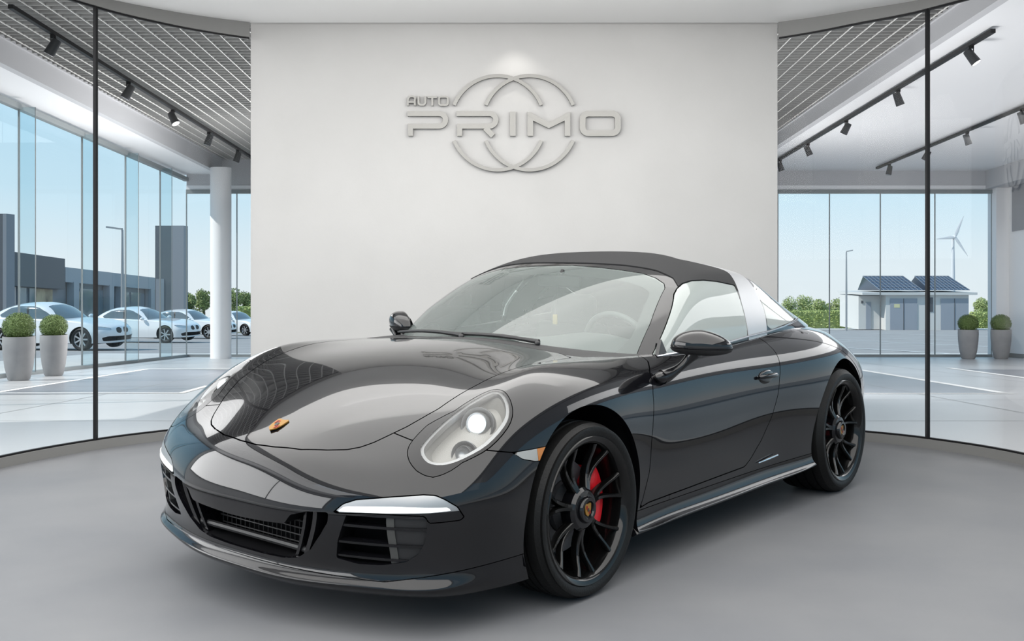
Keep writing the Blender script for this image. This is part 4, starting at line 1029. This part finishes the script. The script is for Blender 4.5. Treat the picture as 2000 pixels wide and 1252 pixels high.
def make_sedan():
    r = thing('parked_saloon'); B = grid_soup(dense(grid_of(SED_B), 'em', 'mm', 6, 8)); Gh = grid_soup(dense(grid_of(SED_G), 'em', 'mm', 8, 8))
    for cx in (0., -2.97): B = clip(B, np.where(B.V[:, 1] > .3, np.hypot(B.V[:, 0]-cx, B.V[:, 2]-.34)-.385, 1.))
    hl, B = split(B, axis_sd(B.V, (1, 2), [(.46,.60),(.80,.63),(.83,.72),(.70,.715),(.46,.665)], B.V[:, 0] > .2), .004)
    kg, B = split(B, axis_sd(B.V, (1, 2), rounded([(.05,.50),(.27,.51),(.30,.60),(.26,.67),(.05,.68)], 1), B.V[:, 0] > .5), .004)
    it, B = split(B, axis_sd(B.V, (1, 2), [(-.5,.28),(.70,.28),(.74,.38),(.6,.42),(-.5,.40)], B.V[:, 0] > .3), .004)
    body = both(B); raw('body_shell', body, M_wpaint, r)
    wsh, Gh = split(Gh, axis_sd(Gh.V, (1, 2), [(-.5,.9),(.68,.9),(.62,1.1),(.51,1.325),(.30,1.365),(-.5,1.38)], Gh.V[:, 0] > -1.56), .004)
    SW = [(-1.02,.95),(-1.30,1.15),(-1.58,1.29),(-1.8,1.335),(-2.3,1.34),(-2.62,1.29),(-3.02,1.08),(-2.92,1.01),(-1.5,.955)]
    sw, Gh = split(Gh, axis_sd(Gh.V, (0, 2), SW, Gh.V[:, 1] > .45), .004)
    rw, Gh = split(Gh, axis_sd(Gh.V, (1, 2), [(-.5,1.04),(.52,1.04),(.45,1.30),(-.5,1.33)], Gh.V[:, 0] < -2.75), .004)
    raw('roof', both(Gh), M_wpaint, r); raw('windshield', both(wsh), M_cglass, r); raw('rear_window', both(rw), M_cglass, r)
    raw('lower_grille', both(it), M_void, r, -.03)
    for mf, sg in ((lambda s: s, 1), (mirror, -1)):
        raw('headlight', mf(hl), M_alloy, r, -.004); raw('grille', mf(kg), M_matte, r, -.01)
        a, b = split(sw, np.abs(sw.V[:, 0]+1.98)-.045, 0.); raw('side_window', mf(b), M_cglass, r); raw('door_pillar', mf(a), M_matte, r)
        mb = MB(); mb.ball((-.98, .97*sg, .98), (.08, .11, .065), 8); mb.build('door_mirror', M_wpaint, r, True)
        for cx in (0., -2.97):
            mb = MB(); yo = .885*sg
            def Y(v): return yo-v*sg
            mb.lathe([(.24, Y(.02)), (.30, Y(0)), (.335, Y(.02)), (.34, Y(.05)), (.34, Y(.20)), (.25, Y(.22))], 36, 'y', 0)
            mb.lathe([(.245, Y(.02)), (.235, Y(.03)), (.225, Y(.08))], 36, 'y', 1); mb.lathe([(.225, Y(.085)), (1e-3, Y(.085))], 24, 'y', 2)
            for k in range(7):
                a = 2*PI*k/7; c, s_ = math.cos(a), math.sin(a); w_ = .024
                mb.add([(.03*c-w_*s_, Y(.035), .03*s_+w_*c), (.03*c+w_*s_, Y(.035), .03*s_-w_*c), (.235*c+w_*s_, Y(.025), .235*s_-w_*c), (.235*c-w_*s_, Y(.025), .235*s_+w_*c)], [(0, 1, 2, 3)], 1)
            mb.lathe([(.06, Y(.03)), (1e-3, Y(.03))], 16, 'y', 1)
            mb.V = [(x+cx, y, z+.34) for x, y, z in mb.V]; mb.build('wheel', [M_tyre, M_alloy, M_void], r, True, 40)
    mb = MB(); mb.box((-3.7, -.78, .2), (.55, .78, .26)); mb.box((-3.4, -.55, .26), (.4, .55, .8)); mb.build('underbody', M_void, r)
    return r
def place_sedan(r, px, Y, ang, label):
    """px, Y of the near front wheel; ang = heading"""
    c, s = math.cos(ang), math.sin(ang); x, y = hx(px, Y)-.885*s, Y+.885*c
    r.location = (x, y, zr(y-.9, -.05)); r.rotation_euler = (0, math.atan(SLOPE)*math.sin(ang)*1.0, ang); tag(r, label, 'car', 'white parked cars outside')
sedan = make_sedan(); s2, s3, s4 = copy_tree(sedan), copy_tree(sedan), copy_tree(sedan)
place_sedan(sedan, 157, 32.0, math.radians(-15), 'largest white parked saloon behind the left planters')
place_sedan(s2, 322, 43.0, math.radians(-15), 'white parked saloon seen whole between the black glass joint and the round column')
place_sedan(s3, 407, 52.5, math.radians(-15), 'white parked saloon in front of the dark sign tower, half hidden by the round column')
place_sedan(s4, 478, 63.0, math.radians(-30), 'smallest white parked saloon, between the round column and the feature wall')

# buildings, sign towers and lamp posts on the left ------------------------------
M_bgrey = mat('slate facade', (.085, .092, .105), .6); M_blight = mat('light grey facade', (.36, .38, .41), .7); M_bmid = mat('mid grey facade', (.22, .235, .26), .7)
M_shop = mat('shop window', (.16, .20, .24), .08, spec=.9); M_poster = mat('sunlit poster', (.50, .40, .25), .6, noise=(.8, (.12, .09, .06)))
bd = thing('showroom_building', (0, 0, 0), 0, 'long low grey commercial building across the forecourt on the left', 'building')
XB = -30.
def facade(mb, y0, y1, t0, t1, x=XB, th=6., m=0): return mb.add([(x-th, y0, zr(y0, t0)), (x, y0, zr(y0, t0)), (x, y1, zr(y1, t0)), (x-th, y1, zr(y1, t0)), (x-th, y0, zr(y0, t1)), (x, y0, zr(y0, t1)), (x, y1, zr(y1, t1)), (x-th, y1, zr(y1, t1))], [(0,3,2,1),(4,5,6,7),(0,1,5,4),(1,2,6,5),(2,3,7,6),(3,0,4,7)], m)
def yb(px, x=XB): return F_PX*x/(px-1000)
mb = MB(); facade(mb, 50, yb(128), 0, 4.9, XB-.5); facade(mb, yb(128), yb(318), 0, 4.35, XB-.5); mb.build('walls', M_bmid, bd)
mb = MB(); facade(mb, yb(-30), yb(127), 2.95, 5.0, XB, 1.); mb.build('dark_fascia', M_bgrey, bd)
mb = MB(); facade(mb, yb(128), yb(316), 3.45, 4.45, XB, 1.); mb.build('light_fascia', M_blight, bd)
for a, b in ((22, 44), (48, 64), (70, 80)): mb = MB(); facade(mb, yb(a), yb(b), .4, 2.9, XB-.4, .2); mb.build('shop_window', M_shop, bd)
for a, b in ((82, 113), (146, 166)): mb = MB(); facade(mb, yb(a), yb(b), .9, 2.9, XB-.35, .2); tag(mb.build('poster', M_poster, bd), 'sunlit poster window')
for a, b in ((168, 192), (196, 212), (238, 262), (266, 292)): mb = MB(); facade(mb, yb(a), yb(b), .5, 3.1, XB-.4, .2); mb.build('shop_window', M_shop, bd)
for a in (143, 213, 236, 294): mb = MB(); facade(mb, yb(a), yb(a)+.9, 0, 3.5, XB+.05, .5); mb.build('pillar', M_blight, bd)
def tower(px0, px1, px2, Y, top, label):
    x0, x1 = hx(px0, Y), hx(px1, Y); r = thing('sign_tower', ((x0+x1)/2, Y, zr(Y)), 0, label, 'sign tower'); h = hz(top, Y); w = (x1-x0)/2; d = 1.0
    mb = MB(); mb.box((-w, -.25, -.3), (w, .35, h), 0); mb.build('panel', M_bgrey, r)
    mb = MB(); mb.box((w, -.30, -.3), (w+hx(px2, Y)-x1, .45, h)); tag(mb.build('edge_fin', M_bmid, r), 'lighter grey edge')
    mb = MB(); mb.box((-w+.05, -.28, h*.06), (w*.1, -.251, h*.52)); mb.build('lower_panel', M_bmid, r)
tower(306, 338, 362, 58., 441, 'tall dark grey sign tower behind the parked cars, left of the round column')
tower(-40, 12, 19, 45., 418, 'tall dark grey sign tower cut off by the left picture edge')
M_pole = mat('galvanised pole', (.34, .35, .36), .5, .5)
def lamp_post(px, base, top, arm, Y, label):
    x = hx(px, Y); h = hz(top, Y); r = thing('lamp_post', (x, Y, zr(Y, -.05)), 0, label, 'street lamp')
    mb = MB(); mb.lathe([(.085, 0), (.08, h*.5), (.055, h)], 16); mb.build('pole', M_pole, r, True, 50)
    mb = MB(); L = arm*Y/F_PX; s = math.copysign(1, L)
    V = [(0, -.07, h), (L*.3, -.07, h+.02), (L, -.16, h+.10), (L, .16, h+.10), (L*.3, .07, h+.02), (0, .07, h)]
    mb.add(V+[(a, b, c+.09) for a, b, c in V], [tuple(range(6)), tuple(range(6, 12))[::-1]]+[(i, 6+i, 6+(i+1) % 6, (i+1) % 6) for i in range(6)]); mb.build('lamp_head', M_pole, r)
lamp_post(239, 640, 447, -30, 55., 'slim street lamp on the forecourt, in front of the low grey building')
lamp_post(1653, 633, 491, 12, 92., 'slim street lamp beside the green hedge, left of the utility building')

# trees and hedges ----------------------------------------------------
M_tree = [mat('tree leaves', (.19, .25, .07), .8, noise=(1.3, (.31, .36, .14))), mat('bush leaves', (.27, .33, .11), .8, noise=(1.1, (.40, .45, .20))), mat('hedge leaves', (.30, .36, .10), .8, noise=(1.2, (.42, .47, .19)))]
M_bark = mat('bark', (.08, .06, .04), .9)
def tree(px, Y, top, wpx, label, group, m, seed, name='tree', trunk=.25):
    x = hx(px, Y); h = hz(top, Y); R = wpx*Y/F_PX/2; r = thing(name, (x, Y, zr(Y, -.05)), 0, label, 'tree' if name == 'tree' else 'bush', group); rg = random.Random(seed); mb = MB()
    for _ in range(9):
        a = rg.uniform(0, 6.28); q = rg.uniform(0, .6); zc = h*rg.uniform(trunk+.18, .80); rr = R*rg.uniform(.38, .6)
        c = Vector((R*q*math.cos(a), R*q*math.sin(a)*.7, zc)); rv = min(rr, h-zc, zc)
        for _ in range(330):
            d = Vector((rg.gauss(0, 1), rg.gauss(0, 1), rg.gauss(0, 1))).normalized(); p = c+Vector((d.x*rr, d.y*rr, d.z*max(rv, rr*.6)))*rg.uniform(.65, 1.03)
            p.z = min(max(p.z, .1), h*1.02); e = Vector((rg.gauss(0, 1), rg.gauss(0, 1), rg.gauss(0, 1))).normalized(); f = d.cross(e).normalized(); s = rg.uniform(.06, .15)*(R/2.2)**.5
            mb.add([p-e*s, p-f*s*.7, p+e*s, p+f*s*.7], [(0, 1, 2, 3)])
    mb.build('crown' if name == 'tree' else 'foliage', m, r, False, None)
    mb = MB(); mb.tube([(0, 0, 0), (.05, 0, h*.35), (0, .05, h*.6)], [.16, .12, .06], 8); mb.build('trunk' if name == 'tree' else 'stems', M_bark, r)
for i, (px, Y, top, w) in enumerate(((372, 92, 556, 42), (397, 88, 549, 46), (428, 94, 546, 44), (455, 86, 552, 40), (484, 90, 557, 44), (228, 96, 585, 36), (266, 98, 560, 40), (292, 96, 566, 36))):
    tree(px, Y, top, w, ['leafy green tree just right of the dark sign tower', 'leafy green tree left of the round column', 'green tree hidden mostly by the round column', 'green tree just right of the round column', 'green tree beside the left edge of the feature wall', 'small tree seen under the canopy of the low building, leftmost', 'middle green tree beside the end of the low grey building', 'green tree next to the left side of the dark sign tower'][i], 'trees on the left', M_tree[0], 30+i)
for i, (px, top, w) in enumerate(((1515, 580, 56), (1542, 577, 50), (1569, 571, 52), (1600, 577, 54), (1630, 578, 52), (1662, 575, 50), (1690, 579, 44), (1915, 572, 44), (1940, 577, 40))):
    tree(px, 128+3*(i % 3), top, w, 'pale green bush in the loose row behind the clipped hedge on the right' if i < 7 else ('pale green bush just right of the utility building' if i == 7 else 'pale green bush at the right end of the window'), 'bushes behind the hedge', M_tree[1], 50+i, 'bush', .05)
def hedge(px0, px1, Y, top, label, seed):
    x0, x1 = hx(px0, Y), hx(px1, Y); h = hz(top, Y); r = thing('hedge', ((x0+x1)/2, Y, zr(Y, -.05)), 0, label, 'hedge'); rg = random.Random(seed); w = (x1-x0)/2; mb = MB(); mb.box((-w, -.5, 0), (w, .6, h*.9))
    for _ in range(int(w*1100)):
        p = Vector((rg.uniform(-w, w), rg.choice((-.6, .65))*rg.uniform(.8, 1.1), rg.uniform(.05, h))) if rg.random() < .65 else Vector((rg.uniform(-w, w), rg.uniform(-.6, .6), h*rg.uniform(.9, 1.05)))
        e = Vector((rg.gauss(0, 1), rg.gauss(0, 1), rg.gauss(0, 1))).normalized(); f = e.orthogonal().normalized(); s = rg.uniform(.05, .13); mb.add([p-e*s, p-f*s*.7, p+e*s, p+f*s*.7], [(0, 1, 2, 3)])
    mb.build('foliage', M_tree[2], r, False, None)
hedge(1480, 1682, 118., 607, 'long clipped green hedge left of the utility building', 5)
hedge(1898, 1960, 118., 610, 'short piece of clipped hedge right of the utility building', 6)
hedge(466, 500, 80., 600, 'low clipped hedge beside the left edge of the feature wall', 7)

# utility building with two solar roofs --------------------------------
YU = 100.
ub = thing('utility_building', (hx(1793, YU), YU, zr(YU, -.05)), 0, 'small white utility building with two blue solar roofs outside the right window', 'building')
def ux(px): return hx(px, YU)-hx(1793, YU)
M_uw = mat('white render', (.60, .595, .58), .8); M_udoor = mat('grey roller door', (.30, .325, .37), .5); M_solar = mat('blue solar tiles', (.05, .075, .12), .25, .2)
mb = MB(); mb.box((ux(1730), 0, 0), (ux(1892), 7, hz(575, YU))); mb.box((ux(1685), 1.2, 0), (ux(1730), 7, hz(577, YU))); mb.build('walls', M_uw, ub)
mb = MB(); mb.box((ux(1682), -.35, hz(575, YU)), (ux(1906), 7.3, hz(570, YU))); mb.build('roof_slab', M_kerb, ub)
for a, b in ((1738, 1791), (1837, 1891)): mb = MB(); mb.box((ux(a), -.06, 0), (ux(b), .05, hz(582, YU))); d = mb.build('door', M_udoor, ub); mb = MB(); mb.box((ux(a)+(ux(b)-ux(a))/2-.03, -.09, 0), (ux(a)+(ux(b)-ux(a))/2+.03, -.06, hz(582, YU))); mb.build('door_joint', M_bgrey, d)
mb = MB(); mb.box((ux(1699), 1.1, 0), (ux(1709), 1.25, hz(590, YU))); mb.build('side_door', M_udoor, ub)
mb = MB(); mb.box((ux(1690), 1.12, hz(592, YU)), (ux(1694), 1.22, hz(587, YU))); mb.build('vent', M_bgrey, ub)
mb = MB(); mb.box((ux(1746), -.075, hz(600, YU)), (ux(1757), -.061, hz(593, YU))); tag(mb.build('door_sign', mat('pale door sign', (.6, .58, .35), .5), ub), 'small pale sign on the door')
mb = MB(); mb.box((ux(1815), -.05, hz(608, YU)), (ux(1822), .05, hz(580, YU))); mb.build('meter_box', M_bgrey, ub)
for q in (((1721, 566), (1804, 566), (1791, 541), (1712, 541)), ((1819, 566), (1897, 566), (1880, 541), (1814, 541))):
    P = [(ux(q[0][0]), .3, hz(566, YU)), (ux(q[1][0]), .3, hz(566, YU)), (ux(q[2][0])*1.03, 3.6, hz(541, YU)*1.02), (ux(q[3][0])*1.03, 3.6, hz(541, YU)*1.02)]
    mb = MB(); mb.add(P+[(x, 6.8, hz(568, YU)) if k < 2 else (x, y+.05, z-.12) for k, (x, y, z) in enumerate(P)], [(0,1,2,3), (4,7,6,5), (0,3,7,4), (1,5,6,2)]); rf = mb.build('solar_roof', M_solar, ub)
    a, b, c, d = [Vector(p) for p in P]; nn = (b-a).cross(d-a).normalized()*.03; mb = MB()
    for k in range(11): t = k/10; mb.tube([a.lerp(b, t)+nn, d.lerp(c, t)+nn], .025, 4)
    for k in range(6): t = k/5; mb.tube([a.lerp(d, t)+nn, b.lerp(c, t)+nn], .025, 4)
    mb.build('tile_frame', mat('tile edge', (.22, .25, .30), .4), rf)

# wind turbine ---------------------------------------------------------
YT = 400.; tx = hx(1861, YT); th = hz(463, YT)
tb_ = thing('wind_turbine', (tx, YT, zr(YT, -.05)), 0, 'white three-bladed wind turbine rising behind the utility building', 'wind turbine')
M_turb = mat('turbine white', (.62, .63, .65), .5)
mb = MB(); mb.lathe([(1.05, 0), (.55, th)], 24); mb.build('mast', M_turb, tb_, True, 50)
mb = MB(); mb.ball((0, -.9, th), (.8, 1.3, .8), 10); mb.build('hub', M_turb, tb_, True)
for dx, dy in ((17, -41), (-36, 4), (25, 37)):
    L = math.hypot(dx, dy)*YT/F_PX; a = math.atan2(-dy, dx); mb = MB(); c, s = math.cos(a), math.sin(a)
    prof = [(0, .28, .2), (.10, .55, .2), (.25, .60, .14), (.6, .36, .08), (1, .08, .03)]; V = []
    for t, w_, h_ in prof:
        for u, v in ((-1, 0), (0, -1), (1, 0), (0, 1)): p = (L*t, w_*u); V.append((p[0]*c-p[1]*s, -1.9+h_*v, th+p[0]*s+p[1]*c))
    mb.add(V, [(i*4+k, i*4+(k+1) % 4, i*4+4+(k+1) % 4, i*4+4+k) for i in range(4) for k in range(4)]); mb.build('blade', M_turb, tb_, True)
# ------------------------------------------------------------------ light, sky, camera
wd = bpy.data.worlds.new('sky'); SC.world = wd; wd.use_nodes = True
nt = wd.node_tree; bg = nt.nodes['Background']
tc = nt.nodes.new('ShaderNodeTexCoord'); sx = nt.nodes.new('ShaderNodeSeparateXYZ'); rp = nt.nodes.new('ShaderNodeValToRGB'); mr = nt.nodes.new('ShaderNodeMapRange')
mr.inputs['From Min'].default_value = -.06; mr.inputs['From Max'].default_value = .60
nt.links.new(tc.outputs['Generated'], sx.inputs['Vector']); nt.links.new(sx.outputs['Z'], mr.inputs['Value']); nt.links.new(mr.outputs['Result'], rp.inputs['Fac']); nt.links.new(rp.outputs['Color'], bg.inputs['Color'])
e = rp.color_ramp.elements; e[0].position = 0; e[0].color = (.86, .90, .92, 1); e[1].position = 1; e[1].color = (.30, .56, .85, 1)
for p, c in ((.10, (.80, .89, .945)), (.20, (.62, .83, .955)), (.40, (.46, .74, .94))): x = e.new(p); x.color = (*c, 1)
bg.inputs['Strength'].default_value = 1.0
def lamp(name, kind, loc, energy, color=(1, 1, 1), rot=None, aim=None, **kw):
    l = bpy.data.lights.new(name, kind); l.energy = energy; l.color = color
    for k, v in kw.items(): setattr(l, k, v)
    o = bpy.data.objects.new(name, l); COL.objects.link(o); o.location = loc
    if aim is not None: o.rotation_euler = (Vector(aim)-Vector(loc)).to_track_quat('-Z', 'Y').to_euler()
    elif rot: o.rotation_euler = rot
    return o
lamp('sun', 'SUN', (-20, 0, 20), 4.2, (1, .96, .90), aim=(-20+1, .35, 20-.95), angle=.009)
# added fills without fittings: wide one over the car, others for ceiling and wall
lamp('showroom_light', 'AREA', (0, 1.9, CEIL_Z-.02), 570, (1, .985, .96), (0, 0, 0), shape='RECTANGLE', size=6.4, size_y=9.6)
lamp('ceiling_wash', 'AREA', (0, 5.5, 2.5), 50, (1, .985, .965), aim=(0, 7.4, 3.1), shape='RECTANGLE', size=3.6, size_y=1.1)
lamp('wall_wash', 'AREA', (0, 6.2, CEIL_Z-.06), 4, (1, .985, .965), aim=(0, WALL_Y, 2.5), shape='RECTANGLE', size=3.6, size_y=.15)
# downlight grazing the sign
lamp('sign_downlight', 'SPOT', (.02, WALL_Y-.22, CEIL_Z-.03), 7, (1, .97, .92), aim=(.02, WALL_Y-.02, 1.2), spot_size=math.radians(95), spot_blend=.8, shadow_soft_size=.03)
# added hall fills without fittings; upward ones hidden behind the feature wall
lamp('hall_light', 'AREA', (-5.5, 15.5, zr(15.5, 4.30)), 220, (1, 1, 1), (-math.atan(SLOPE), 0, 0), shape='RECTANGLE', size=2.4, size_y=10)
lamp('hall_light', 'AREA', (-5.2, 3.0, 4.45), 300, (1, 1, 1), (-math.atan(SLOPE), 0, 0), shape='RECTANGLE', size=3.0, size_y=10)
lamp('window_daylight', 'AREA', (HX0+.05, 2.2, 2.85), 440, (1, 1, 1), (0, -PI/2, 0), shape='RECTANGLE', size=2.9, size_y=10.2)  # added fill on the solid left wall, brightens the bumper reflections
lamp('hall_light', 'AREA', (8.5, 13, zr(13, 4.25)), 420, (1, 1, 1), (-math.atan(SLOPE), 0, 0), shape='RECTANGLE', size=3., size_y=16)
lamp('hall_uplight', 'AREA', (3.0, 13.2, zr(13, .6)), 170, (1, 1, 1), aim=(8.5, 12.5, zr(13, 4.4)), shape='RECTANGLE', size=1.5, size_y=1.5)
lamp('hall_uplight', 'AREA', (4.3, 20.0, zr(20, .6)), 150, (1, 1, 1), aim=(8.5, 16.5, zr(17, 4.4)), shape='RECTANGLE', size=1.5, size_y=1.5)
lamp('hall_uplight', 'AREA', (-4.0, 19.0, zr(19, 1.3)), 340, (1, 1, 1), aim=(-6.5, 16.5, zr(17, 4.7)), shape='RECTANGLE', size=1.5, size_y=1.5)
cam = bpy.data.cameras.new('camera'); co = bpy.data.objects.new('camera', cam); COL.objects.link(co)
co.location = (0, 0, CAM_H); co.rotation_euler = (PI/2, 0, 0); cam.sensor_width = 36; cam.lens = F_PX*36/2000; cam.shift_y = -(626-YH)/2000
cam.clip_start = .05; cam.clip_end = 2000; SC.camera = co
vs = SC.view_settings; vs.view_transform = 'Standard'; vs.look = 'None'; vs.exposure = 0.; vs.gamma = 1.; vs.use_curve_mapping = False
SC.cycles.max_bounces = 12; SC.cycles.transparent_max_bounces = 24; SC.cycles.sample_clamp_indirect = 6; SC.cycles.caustics_reflective = False; SC.cycles.caustics_refractive = False
